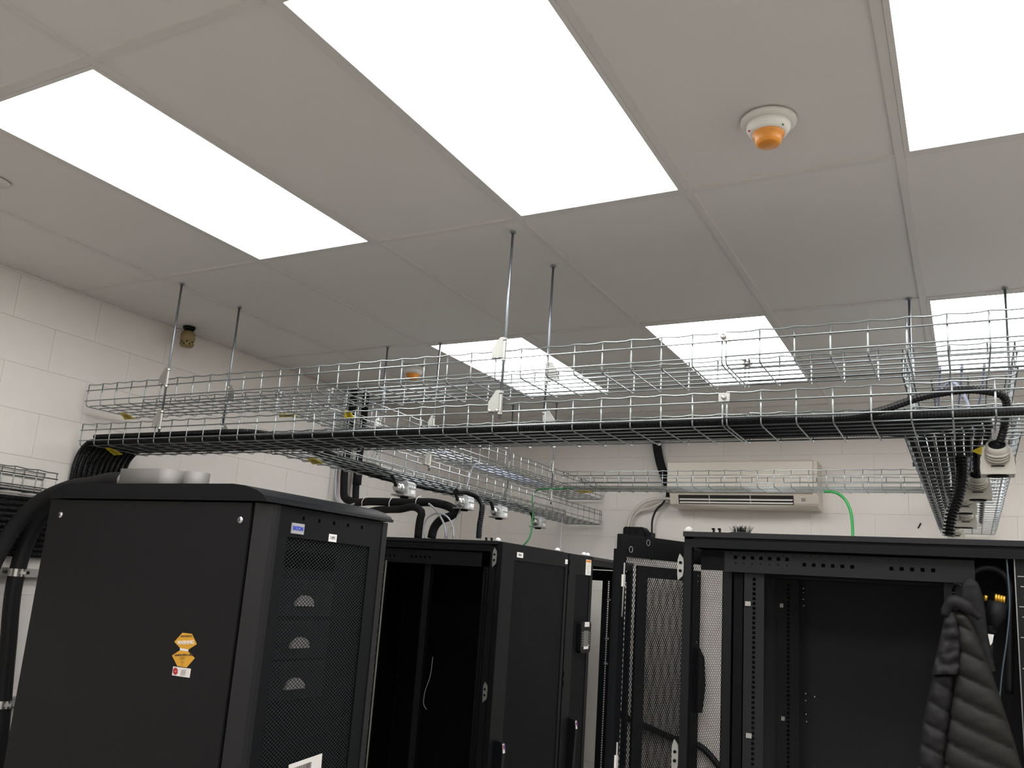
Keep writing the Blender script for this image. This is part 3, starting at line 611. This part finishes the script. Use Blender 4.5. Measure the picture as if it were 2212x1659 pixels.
for j in range(6): text('-'*(9 if j != 3 else 6), .012, 'ink', l, (A1+.0014, 3.4235, Z0+.17-.0095*j), (math.pi/2, 0, math.pi/2))
dp = MB().prism([(-.06, -.085), (.06, -.085), (.07, -.07), (.07, .07), (.06, .085), (-.06, .085), (-.07, .07), (-.07, -.07)], 'x', A1, A1+.022); dp.v = [(x, y+3.385, z+Z0-.235) for x, y, z in dp.v]
dp = dp.build('display_panel', 'dark', dr)
MB().box((A1+.022, 3.35, Z0-.285), (A1+.0235, 3.42, Z0-.20)).build('screen', 'screen', dp)
for z, s in ((-.178, 'RC 1'), (-.30, 'RC 1')):
    l = MB().box((A1+.022, 3.36, Z0+z-.0), (A1+.0232, 3.425, Z0+z+.026)).build('name_label', 'paper', dp); text('-- -', .012, 'ink', l, (A1+.0236, 3.392, Z0+z+.013), (math.pi/2, 0, math.pi/2))
for y in (3.337, 3.436):
    mb = MB()
    for j in range(6): mb.box((A1+.022, y-.004, Z0-.285+.014*j), (A1+.0235, y+.004, Z0-.277+.014*j))
    mb.build('key_marks', 'alu', dp)
handle(dr, A1, C0+.125, Z0-.66)
for y, s in ((3.42, 'first'), (3.475, 'second')): eyebolt(A1-.03, y, s+' pale bolt on the narrow cooler roof')
# ---- open rack at the end of the far row, its mesh door swung wide open
D0, D1 = 3.5, 4.25
t = thing('server_rack', 'empty open black rack frame at the end of the row by back wall', 'rack', ((A0+A1)/2, (D0+D1)/2, 0), 'black racks in the far row')
rack_frame(t, A0, A1-.03, D0, D1)
rack_rail(t, .937, D1-.03, .09, .1, Z0+.13, 'y', 'dark'); rack_rail(t, 1.03, D1-.06, .03, .1, Z0+.13, 'x', 'dark'); rack_rail(t, .98, D0+.02, .05, .1, Z0+.11, 'x', 'dark')
rack_rail(t, .30, D1-.075, .05, .1, Z0+.11, 'x', 'dark'); rack_rail(t, .30, D0+.02, .05, .1, Z0+.11, 'x', 'dark')
brace(t, A0+.05, A1-.06, D1-.026, Z0+.098, Z0+.166, 'dark')
for z in (Z0-.03, Z0-.28, Z0-.44): MB().box((.975, D1-.036, z), (1.0, D1-.031, z+.012)).build('cage_nut', 'alu', t)
def mesh_door(t, w, h, sw, top, pitch, hx, hy, ang, strip=.0026, ratio=1.9):
    """swung door: local a runs from the hinge; ang is its heading"""
    ca, sa = math.cos(ang), math.sin(ang)
    xf = lambda a, d, b: (hx+ca*a-sa*(d-.012), hy+sa*a+ca*(d-.012), .04+b)
    d = MB(); plate(d, w, h, [(sw, w-sw, .05, h-top)], .022, xf); d = d.build('door', 'dark', t)
    m = MB(); lattice(m, w-2*sw, h-top-.05, pitch, strip, .0016, lambda a, dd, b: xf(sw+a, dd*.5+.008, .05+b), ratio); m.build('mesh_panel', 'mesh', d, kind='stuff')
    return d, xf
d4, xf4 = mesh_door(t, .575, RT-.05, .085, .075, .0088, A1, D1-.01, math.atan2(4.75-D1+.01, 1.455-A1), .0018, 1.7)
for b in (1.45, 1.30, 1.9, 1.86): MB().add([xf4(.54+i*.012, -.002, b+j*.01) for i, j in ((0, 0), (1, 0), (1, 1), (0, 1))], [(0, 1, 2, 3)]).build('latch_screw', 'alu', d4)
MB().add([xf4(a, d, b) for d in (-.04, 0) for a, b in ((.53, 1.0), (.575, 1.0), (.60, 1.17), (.585, 1.36), (.54, 1.42), (.53, 1.4))], [(0, 1, 2, 3, 4, 5), (11, 10, 9, 8, 7, 6)]+[(i, 6+i, 6+(i+1) % 6, (i+1) % 6) for i in range(6)]).build('handle', 'dark', d4)
# ---- near rack: side panel off, mesh door ajar
E0, E1, F0, F1 = 2.31, 3.38, 1.54, 2.14
t = thing('server_rack', 'black rack with side panel removed and mesh door ajar, jacket hanging in it', 'rack', ((E0+E1)/2, (F0+F1)/2, 0), None)
rack_frame(t, E0, E1, F0, F1, .026)
MB().box((E0+.05, F1-.012, .06), (E1-.035, F1-.004, RT-.05)).build('side_panel', 'inner', t)
MB().box((E1-.012, F0+.03, .06), (E1-.002, F1-.03, RT-.05)).build('rear_door', 'deep', t)
brace(t, E0+.125, E1-.24, F0+.03, Z0+.101, Z0+.166)
brace(t, E0+.125, E1-.1, F1-.035, Z0+.101, Z0+.166, 'dark')
rack_rail(t, 2.495, F0+.045, .062, .1, Z0+.101, 'y', 'brace'); rack_rail(t, 2.497, F0+.047, .03, .1, Z0+.101, 'x', 'dark')
rack_rail(t, 2.50, F1-.05, .075, .1, Z0+.101, 'y', 'brace'); rack_rail(t, 3.06, F0+.045, .05, .1, Z0+.101, 'y'); rack_rail(t, 3.06, F1-.05, .05, .1, Z0+.101, 'y', 'dark')
MB().box((2.425, F0+.06, .08), (2.452, F0+.09, Z0+.15)).build('cable_channel', 'dark', t); MB().box((2.462, F0+.05, .08), (2.49, F0+.07, Z0+.15)).build('cable_channel', 'deep', t)
MB().box((2.36, F1-.06, .08), (2.43, F1-.03, Z0+.15)).build('cable_channel', 'deep', t)
MB().box((2.345, F0+.08, Z0+.105), (2.425, F0+.09, Z0+.17)).build('corner_gusset', 'dark', t)
for u, v in ((1616, 1304), (1618, 1589)):
    p = P(u, v, y=F0+.044); MB().box((p[0]-.0085, F0+.040, p[2]-.007), (p[0]+.0085, F0+.0445, p[2]+.007)).build('cage_nut', 'plate', t)
for u, v in ((1689, 1308), (1692, 1552)):
    p = P(u, v, y=F1-.051); MB().box((p[0]-.006, F1-.056, p[2]-.007), (p[0]+.006, F1-.0505, p[2]+.007)).build('cage_nut', 'plate', t)
for u, v in ((1735, 1271), (1735, 1280), (1735.5, 1294), (1736, 1308), (1740, 1498), (1740, 1513), (1760, 1505), (1741, 1543), (1742, 1559)):
    p = P(u, v, y=F1-.013); MB().lathe([(.001, 0), (.0042, 0), (.003, -.002), (.001, -.003)], (p[0], F1-.012, p[2]), 'y', 10).build('screw', 'steel', t)
MB().add([P(1650, 1233, y=F0+.14), P(1722, 1237, y=F0+.14), P(1722, 1243, y=F0+.11), P(1690, 1241, y=F0+.11), P(1650, 1234, y=F0+.11)], [(0, 1, 2, 3, 4)]).build('bright_strip', 'steel', t)
MB().box((2.56, F0+.12, Z0+.092), (3.05, F0+.135, Z0+.099)).build('inner_rail', 'dark', t)
latch(t, E0-.004, F0+.006, P(1472, 1225, y=F0)[2], .085); latch(t, E0-.006, F0+.006, P(1468, 1635, y=F0)[2], .10)
dn, xfn = mesh_door(t, .6, RT-.05, .027, .075, .0088, E0+.0, F1, math.atan2(1.591-F1, 2.067-E0), .0018, 1.7)
MB().add([xfn(a, d, b) for d in (-.02, -.001) for a, b in ((.576, .25), (.594, .25), (.594, RT-.10), (.576, RT-.10))], [(0, 1, 2, 3), (7, 6, 5, 4), (0, 4, 5, 1), (1, 5, 6, 2), (2, 6, 7, 3), (3, 7, 4, 0)]).build('lock_channel', 'black', dn)
for s in (0, 1):   # lock rod and keeper plates on the free edge
    b0 = (1.78, 1.2)[s]
    MB().tube([xfn(.588, .026, b0-.12), xfn(.588, .028, b0-.03), xfn(.588, .028, b0+.06)], .003, 6).build('lock_rod', 'alu', dn)
    MB().add([xfn(a, d, b) for d in (.023, .03) for a, b in ((.583, b0-.02), (.594, b0-.02), (.594, b0+.02), (.583, b0+.02))], [(0, 1, 2, 3), (7, 6, 5, 4), (0, 4, 5, 1), (1, 5, 6, 2), (2, 6, 7, 3), (3, 7, 4, 0)]).build('keeper', 'paper', dn)
for a, b in ((.47, RT-.07), (.555, RT-.10)):
    MB().tube([xfn(a+.008*math.cos(q), .0238, b+.010*math.sin(q)) for q in np.linspace(0, 2*math.pi, 17)], .0016, 5, False).build('grommet_ring', 'alu', dn)
# strip outlet at the rear of the near rack
po = MB(); plate(po, .075, 1.6, [(.02, .05, .10+.07*k, .125+.07*k) for k in range(20)], .03, xf_y(3.235, F0+.02, Z0+.19-1.6)); po = po.build('outlet_strip', 'dark', t)
mb = MB()
for k in range(26): mb.box((3.243+.006*(k % 3), F0+.0185, Z0+.125-.027*k), (3.258+.004*(k % 4), F0+.0199, Z0+.1275-.027*k))
mb.build('outlet_print', 'alu', po)
MB().tube([(3.237, F0+.02, Z0-1.3), (3.237, F0+.02, Z0+.19), (3.245, F0+.02, Z0+.194), (3.3, F0+.02, Z0+.194)], .0016, 6).build('bright_edge', 'alu', po)
# things on the near rack roof
p = P(1600, 1150, y=F0+.07); mb = MB()
for k in range(150):
    a = random.uniform(0, 2*math.pi); r = random.uniform(.0, .028); l = random.uniform(.018, .03); s = random.uniform(.1, .75)
    q = (p[0]+r*math.cos(a), p[1]+r*math.sin(a), RT); e = (q[0]+s*l*math.cos(a)*(r/.028), q[1]+s*l*math.sin(a)*(r/.028), RT+l)
    mb.add([q, (q[0]+.0014, q[1], RT), (e[0]+.0006, e[1], e[2]), e], [(0, 1, 2, 3)])
br = thing('brush_grommet', 'round black brush grommet on the roof of the open sided near rack', 'grommet', (p[0], p[1], RT))
mb.build('bristles', 'bristle', br, kind='stuff'); MB().lathe([(.036, 0), (.04, 0), (.04, .004), (.034, .006), (.03, .004)], (p[0], p[1], RT), n=20).build('ring', 'dark', br)
for k in range(2):
    q = P(1541+13*k, 1150, y=F0+.06); o = MB().box((q[0]-.0025, q[1], RT), (q[0]+.0025, q[1]+.01, RT+.018)); o.box((q[0]-.006, q[1], RT+.013), (q[0]+.0025, q[1]+.01, RT+.018)); o.build('cable_clip', 'dark', None, 'small black cable clip on near rack roof, '+('beside the pale corner bolt', 'beside the brush grommet')[k], 'clip', 'cable clips on near rack roof')
eyebolt(P(1488, 1150, y=F0+.03)[0], F0+.03, 'pale bolt on near rack roof beside its front corner')
# black condensate pump on the back wall, fed by the pale tubes
xa, xb, zt_, zb_ = P(1346, 1150, y=4.68)[0], P(1392, 1150, y=4.68)[0], P(1370, 1138, y=4.68)[2], P(1370, 1190, y=4.68)[2]
t = thing('condensate_pump', 'black plastic pump box on back wall behind the ajar mesh door', 'pump', ((xa+xb)/2, YF, zb_))
c_ = .02
MB().prism([(xa, zb_), (xb, zb_), (xb, zt_-c_), (xb-c_, zt_), (xa+c_*.6, zt_), (xa, zt_-c_*.6)], 'y', 4.68, YF-.001).build('housing', 'dark', t)
MB().box((xb, 4.70, zb_), (xb+.045, YF-.001, zt_-.035)).build('side_pod', 'dark', t)
for q in range(3): MB().box((xa+.05+.05*q, 4.676, zt_-.05), (xa+.056+.05*q, 4.68, zt_-.012)).build('rib', 'black', t)
# ================================================================== back wall: air conditioner and its lines
ax0, ax1 = 1.257, 2.262
t = thing('air_conditioner', 'cream wall mounted air conditioner with open louver on the back wall', 'air conditioner', ((ax0+ax1)/2, YF, Z0+.65))
prof = [(YF-.001, .645), (YF-.001, .957), (4.575, .957), (4.575, .735), (4.60, .664), (4.64, .650)]
MB().prism([(a, Z0+b) for a, b in prof], 'x', ax0+.012, ax1).build('body', 'cream', t)
MB().prism([(a, Z0+b) for a, b in [(4.576, .742), (4.576, .962), (4.562, .962), (4.550, .950), (4.548, .76), (4.555, .744)]], 'x', ax0, ax1-.024).build('front_panel', 'cream', t)
def slope(k, off=0.):   # point down the outlet face
    a, b = (4.5745, .732), (4.60, .664); n = (-.936, -.352); return (a[0]+(b[0]-a[0])*k+n[0]*off, Z0+a[1]+(b[1]-a[1])*k+n[1]*off)
MB().prism([slope(.08, .001), slope(.95, .001), slope(.95, -.004), slope(.08, -.004)], 'x', ax0+.075, 2.112).build('air_outlet', 'grille', t)
for k in (.42, .72): MB().prism([slope(k, .012), slope(k+.12, .012), slope(k+.1, .002), slope(k, .002)], 'x', ax0+.085, 2.108).build('louver', 'white', t)
for x in (1.55, 1.83): MB().prism([slope(.1, .010), slope(.9, .010), slope(.9, .0), slope(.1, .0)], 'x', x, x+.004).build('louver_strut', 'cream', t)
MB().prism([slope(.0, .012), slope(.75, .016), slope(1.0, .008), slope(1., 0), slope(.0, .0)], 'x', 2.118, ax1+.012).build('display_end', 'cream', t)
MB().prism([slope(.25, .0175), slope(.55, .0185), slope(.55, .012), slope(.25, .012)], 'x', 2.165, 2.19).build('display', 'alu', t)
be = MB()
for i in range(16):
    xa, xb = [1.34+(2.2-1.34)*q/16 for q in (i, i+1)]; da, db = [.016*math.sin(math.pi*(x-1.34)/.86) for x in (xa, xb)]
    be.add([(xa, 4.60, Z0+.665), (xb, 4.60, Z0+.665), (xb, 4.66, Z0+.649), (xa, 4.66, Z0+.649), (xa, 4.605, Z0+.661-da), (xb, 4.605, Z0+.661-db), (xb, 4.66, Z0+.648-da*.4), (xa, 4.66, Z0+.648-da*.4)], [(0, 1, 5, 4), (4, 5, 6, 7), (2, 3, 7, 6)], True)
be.build('belly', 'cream', t)
cable('refrigerant_pipe', 'black insulated pipe from the ceiling down behind the air conditioner', 'pipe', [(1.10, 4.745, ZC+.0), (1.105, 4.745, Z0+1.12), (1.125, 4.745, Z0+1.02), (1.165, 4.745, Z0+.9), (1.20, 4.745, Z0+.82), (1.222, 4.745, Z0+.77), (1.228, 4.745, Z0+.72)], .033, 'foam', n=12)
cable('drain_tube', 'pale tube arching from air conditioner down to the end rack, upper', 'tube', [P(u, v, y=4.72) for u, v in ((1475, 1081), (1440, 1077), (1410, 1079), (1382, 1091), (1364, 1112), (1356, 1140), (1354, 1185))], .012, 'tube', 'pale tubes below the air conditioner')
cable('drain_tube', 'pale tube sagging from air conditioner down to the end rack, lower', 'tube', [P(u, v, y=4.74) for u, v in ((1450, 1079), (1430, 1086), (1408, 1097), (1380, 1105), (1366, 1120), (1360, 1145), (1358, 1185))], .010, 'tube', 'pale tubes below the air conditioner')
cable('control_cable', 'thin black cable dropping from the air conditioner', 'cable', [P(u, v, y=4.73) for u, v in ((1441, 1052), (1440, 1072), (1432, 1087), (1418, 1101), (1410, 1120), (1408, 1150), (1408, 1210))], .0075, 'cord')
cable('wall_cable', 'thick black cable sagging across the back wall behind the mesh doors', 'cable', [P(u, v, y=4.755) for u, v in ((1340, 1545), (1393, 1568), (1468, 1600), (1512, 1612), (1553, 1655), (1600, 1720))], .022, 'cord')
MB().tube([P(1989, 1130, y=YF-.004), P(1986, 1136, y=YF-.005), P(1983, 1141, y=YF-.004)], .004, 6).build('wall_hook', 'dark', None, 'small dark hook on the back wall under the far tray', 'hook')
# ------------------------------------------------------------------ insulated pipes in the block wall corner
ya, yb = 3.19, 3.32
cable('insulated_pipe', 'black insulated pipe from ceiling bending twice down to the rack roof', 'pipe', [(-.5, ya, ZC), (-.5, ya, Z0+.9), (-.5, ya, Z0+.60), (-.485, ya, Z0+.52), (-.40, ya-.02, Z0+.49), (-.2, 3.1, Z0+.483), (.12, 3.03, Z0+.472), (.38, 3.0, Z0+.465)]+[P(u, v, y=2.98) for u, v in ((975, 1097), (986, 1104), (975, 1114), (952, 1123), (938, 1140), (932, 1163))], .025, 'foam', 'insulated pipes by the wall', n=12)
cable('insulated_pipe', 'black insulated pipe from ceiling running straight down to the rack roof', 'pipe', [(-.5, yb, ZC), (-.5, yb, Z0+.9), (-.5, yb, Z0+.55), (-.47, yb-.02, Z0+.455), (-.35, yb-.08, Z0+.434), (-.1, 3.08, Z0+.43), (.1, 3.0, Z0+.427)]+[P(u, v, y=2.97) for u, v in ((905, 1100), (911, 1107), (908, 1120), (905, 1140), (903, 1163))], .023, 'foam', 'insulated pipes by the wall', n=12)
MB().tube([(-.5, yb, Z0+.62), (-.5, yb, Z0+.70)], .03, 12).build('pipe_sleeve', 'foam', None, 'short thicker sleeve on the straight insulated pipe', 'sleeve')
cable('tracer_wire', 'pale wire running beside the insulated pipe in the corner', 'wire', [(-.52, ya-.06, ZC-.2), (-.52, ya-.06, Z0+.6), (-.50, ya-.06, Z0+.50), (-.42, ya-.06, Z0+.455), (-.34, ya-.07, Z0+.47)], .006, 'greyw')
for (x, y, z), s in (((-.24, 3.11, Z0+.47), 'nearest the wall corner'), ((.02, 3.045, Z0+.462), 'in the middle of the run'), ((.235, 3.015, Z0+.466), 'beside the pipe bends')):
    a = np.linspace(0, 2*math.pi, 17); MB().tube([(x+.004*math.sin(q), y+.034*math.sin(q)*1.1, z+.040*math.cos(q)) for q in a], .0022, 5, False).build('cable_tie', 'paper', None, 'white cable tie around the insulated pipes, '+s, 'cable tie', 'white ties on the insulated pipes')
MB().tube([(.235, 3.015, Z0+.505), (.237, 3.02, ZL)], .0016, 5).build('hanging_tie', 'paper', None, 'white tie hanging insulated pipe from the branch tray', 'cable tie')
cable('clear_tube', 'clear tube looping from the pipe bends over the rack roof, wider loop', 'tube', [P(u, v, y=2.93) for u, v in ((918, 1163), (916, 1140), (921, 1122), (935, 1111), (952, 1109), (968, 1118), (978, 1138), (980, 1163))], .005, 'greyw', 'clear tubes over the rack roof')
cable('clear_tube', 'clear tube dropping from the pipe bends onto the rack roof', 'tube', [P(u, v, y=2.93) for u, v in ((926, 1088), (940, 1100), (952, 1117), (961, 1138), (963, 1163))], .006, 'greyw', 'clear tubes over the rack roof')
cable('thin_wire', 'thin grey wire from the second clear socket box to rack roof', 'wire', [P(u, v, y=2.95) for u, v in ((998, 1092), (990, 1110), (978, 1135), (965, 1163))], .0025, 'greyw')
cable('thin_wire', 'pale wire looped through the branch tray above second clear socket box', 'wire', [P(u, v, y=2.75) for u, v in ((1042, 1002), (1030, 1001), (1022, 1008), (1014, 1030), (1010, 1045), (1006, 1062))], .0035, 'greyw')
cable('conduit_hose', 'black ribbed hose dropping from the branch tray to mesh door rack', 'hose', [P(985, 1062, y=2.62), P(1012, 1064, y=2.75), P(1032, 1074, y=2.82), P(1041, 1088, y=2.82), P(1040, 1110, y=2.82), P(1036, 1135, y=2.82), P(1034, 1163, y=2.82)], .0165, 'hose', None, .010)
p = P(1034, 1163, y=2.82); MB().lathe([(.026, 0), (.026, .012), (.018, .022)], (p[0], p[1], RT), n=16).build('hose_collar', 'white', None, 'white collar where a ribbed hose enters mesh door rack roof', 'collar')
cable('earth_wire', 'green earth wire from the far tray down past the fourth clear socket box', 'wire', [P(1240, 1054, y=4.12), P(1200, 1056, y=4.1), P(1165, 1057, y=4.06), P(1153, 1066, y=4.0), P(1151, 1095, y=3.95), P(1150, 1130, y=3.9), P(1142, 1165, y=3.85), (.45, 3.8, RT)], .0055, 'green2', 'green earth wires')
cable('earth_wire', 'green earth wire hanging from the far tray over the near rack', 'wire', [P(1780, 1062, y=4.1), P(1802, 1063, y=4.1), P(1822, 1075, y=4.1), P(1836, 1100, y=4.1), P(1841, 1130, y=4.1), P(1842, 1165, y=4.1), P(1842, 1260, y=4.1)], .0085, 'green', 'green earth wires')
MB().lathe([(.0005, -.7), (.0018, -.7), (.0018, 0), (.0005, 0)], (.62, 4.2, ZL+.02), n=6).build('thin_wire', 'greyw', None, 'thin grey wire dropping beside green earth wire behind the racks', 'wire')
bl = bpy.data.materials; MT['teal'] = mat('teal_cable', '3d4d55', .45); MT['pale'] = mat('pale_blue_cable', 'b9c3dd', .4)
for k in range(3):
    x = .47+.05*k
    cable('data_cable', 'pale blue data cable in the upper branch tray over racks, '+('block wall side', 'middle', 'aisle side')[k], 'cable', [(x, 2.3+.2*k, ZU+.013), (x+.02, 2.9, ZU+.013), (x-.01, 3.4, ZU+.013), (x+.01, 4.2+.1*k, ZU+.013)], .0035, 'pale', 'data cables in the upper branch tray')
    x = 3.04+.06*k
    cable('data_cable', 'pale blue data cable in upper tray above pale sockets, '+('block wall side', 'middle', 'side away from block wall')[k], 'cable', [(x+.03, 1.66, ZU+.05), (x+.025, 1.75, ZU+.02), (x, 2.4, ZU+.013), (x+.02, 3.1, ZU+.013), (x-.01, 4.3, ZU+.013)], .0045, 'pale', 'data cables over the pale sockets')
cable('data_cable', 'pale blue cable drooping between the two trays above pale sockets', 'cable', [(3.05, 1.9, ZU+.01), (3.06, 1.78, ZU-.01), (3.10, 1.72, ZU+.02), (3.14, 1.72, ZU-.05), (3.145, 1.73, ZL+.08), (3.14, 1.9, ZL+.03), (3.13, 2.5, ZL+.02)], .005, 'pale')
# ================================================================== things inside the near rack
def sheet(rows, y, depth, pitch=52., slp=.48, amp=.012, seed=0, wr=.004, n=28, back=.5):
    """soft padded garment piece: rows (v, u left, u right) give its outline, stitched creases every pitch rows"""
    from mathutils import noise
    mb = MB(); vs_ = np.arange(rows[0][0], rows[-1][0]+1, 4.); L = np.interp(vs_, [r[0] for r in rows], [r[1] for r in rows]); R = np.interp(vs_, [r[0] for r in rows], [r[2] for r in rows])
    V = []
    for v, l, r in zip(vs_, L, R):
        for i in range(n):
            a = 2*math.pi*i/n; u = (l+r)/2+(r-l)/2*math.cos(a)
            ph = (v-slp*(u-2075))/pitch; cr = abs(math.sin(math.pi*ph))**.32
            q = P(u, v, y=y); f = -math.sin(a); d = depth*(1 if f > 0 else back)*abs(f)**.7
            e = min(1, (v-rows[0][0])/18+.25)
            d = d*e + (amp*(cr-.6) if f > .05 else 0) + wr*noise.noise(Vector((u*.06+seed, v*.05, seed)))*2
            V.append((q[0], y-math.copysign(1, f)*d if abs(f) > .02 else y, q[2]))
    m = len(vs_); Fc = [(j*n+i, j*n+(i+1) % n, (j+1)*n+(i+1) % n, (j+1)*n+i) for j in range(m-1) for i in range(n)]
    mb.add(V, Fc, True); mb.add([V[i] for i in range(n)], [tuple(range(n))], True); mb.add(V[-n:], [tuple(range(n-1, -1, -1))], True); return mb
p = P(2075, 1240, y=1.5)
t = thing('puffer_jacket', 'dark grey quilted puffer jacket hanging in the open side of near rack', 'jacket', (p[0], 1.5, .75))
sheet([(1318, 2052, 2080), (1330, 2058, 2092), (1360, 2066, 2106), (1420, 2068, 2131), (1480, 2062, 2152), (1540, 2052, 2172), (1600, 2044, 2191), (1659, 2036, 2208), (1760, 2020, 2228), (1860, 2012, 2240)], 1.485, .042, seed=1, wr=.0012, amp=.020).build('body', 'puff', t)
sheet([(1448, 2018, 2062), (1500, 2005, 2060), (1560, 1993, 2053), (1620, 1984, 2046), (1700, 1975, 2038), (1800, 1972, 2034)], 1.49, .035, 50, .55, .014, 3, .002).build('sleeve', 'puff2', t)
sheet([(1316, 2040, 2060), (1330, 2041, 2070), (1360, 2034, 2074), (1400, 2026, 2075), (1430, 2018, 2074), (1457, 2011, 2073)], 1.462, .022, 26, -.2, .005, 5, .006).build('front_flap', 'puff2', t)
mb = MB(); pp = smooth([P(2041, 1330, y=1.45), P(2046, 1314, y=1.45), P(2062, 1300, y=1.445), P(2080, 1306, y=1.445), P(2098, 1320, y=1.45), P(2116, 1334, y=1.46)], .004)
k = len(pp); mb.tube(pp, [.008+.010*math.sin(math.pi*min(1, i/k*1.1))+.001*math.sin(i*.7) for i in range(k)], 14); mb.build('collar', 'puff2', t)
sheet([(1250, 2088, 2102), (1258, 2080, 2112), (1270, 2076, 2118), (1295, 2074, 2125), (1330, 2080, 2130), (1370, 2095, 2134), (1410, 2112, 2142), (1450, 2130, 2152)], 1.52, .015, 400, 0, .0, 8, .001).build('hood', 'side', t)
MB().tube([P(2062, 1268, y=1.56), P(2062, 1262, y=1.54), P(2072, 1262, y=1.525), P(2086, 1272, y=1.515)], .004, 6).build('hanging_loop', 'dark', t)
cable('looped_cable', 'black cord looped over behind the jacket in the near rack', 'cable', [P(u, v, y=1.60) for u, v in ((2082, 1262), (2100, 1238), (2125, 1226), (2150, 1228), (2172, 1242), (2182, 1262), (2182, 1300), (2180, 1500))], .010, 'cord')
t = thing('plug_connector', 'black locking plug with brass contacts and white tag beside the jacket', 'plug', P(2135, 1395, y=1.56))
MB().tube([P(2155, 1300, y=1.56), P(2150, 1330, y=1.56), P(2141, 1358, y=1.56)], [.026, .025, .018], 16).build('body', 'dark', t)
for k in range(4): MB().tube([P(2151+5.5*k, 1303+.8*k, y=1.55), P(2152+5.8*k, 1283+1.5*k, y=1.55)], .004, 6).build('contact', 'brass', t)
MB().tube([P(2142, 1352, y=1.56), P(2139, 1380, y=1.56)], [.02, .011], 12).build('strain_relief', 'deep', t)
MB().add([P(u, v, y=1.545) for u, v in ((2133, 1369), (2147, 1371), (2144, 1388), (2140, 1394), (2137, 1393))]+[P(u, v, y=1.548) for u, v in ((2133, 1369), (2147, 1371), (2144, 1388), (2140, 1394), (2137, 1393))], [(0, 1, 2, 3, 4), (9, 8, 7, 6, 5)]+[(i, 5+i, 5+(i+1) % 5, (i+1) % 5) for i in range(5)]).build('tag', 'paper', t)
MB().tube([P(2128, 1298, y=1.55), P(2130, 1286, y=1.55)], .005, 6).build('second_contact', 'brass', t)
cable('plug_cord', None, None, [P(2139, 1380, y=1.56), P(2138, 1420, y=1.56), P(2140, 1560, y=1.57), P(2142, 1720, y=1.58)], .009, 'cord', parent=t)
cable('network_cable', 'thin blue grey cable hanging between the plug and outlet strip', 'cable', [P(u, v, y=1.553) for u, v in ((2174, 1202), (2178, 1250), (2181, 1300), (2175, 1380), (2165, 1450), (2160, 1500), (2156, 1650))], .0022, 'teal')
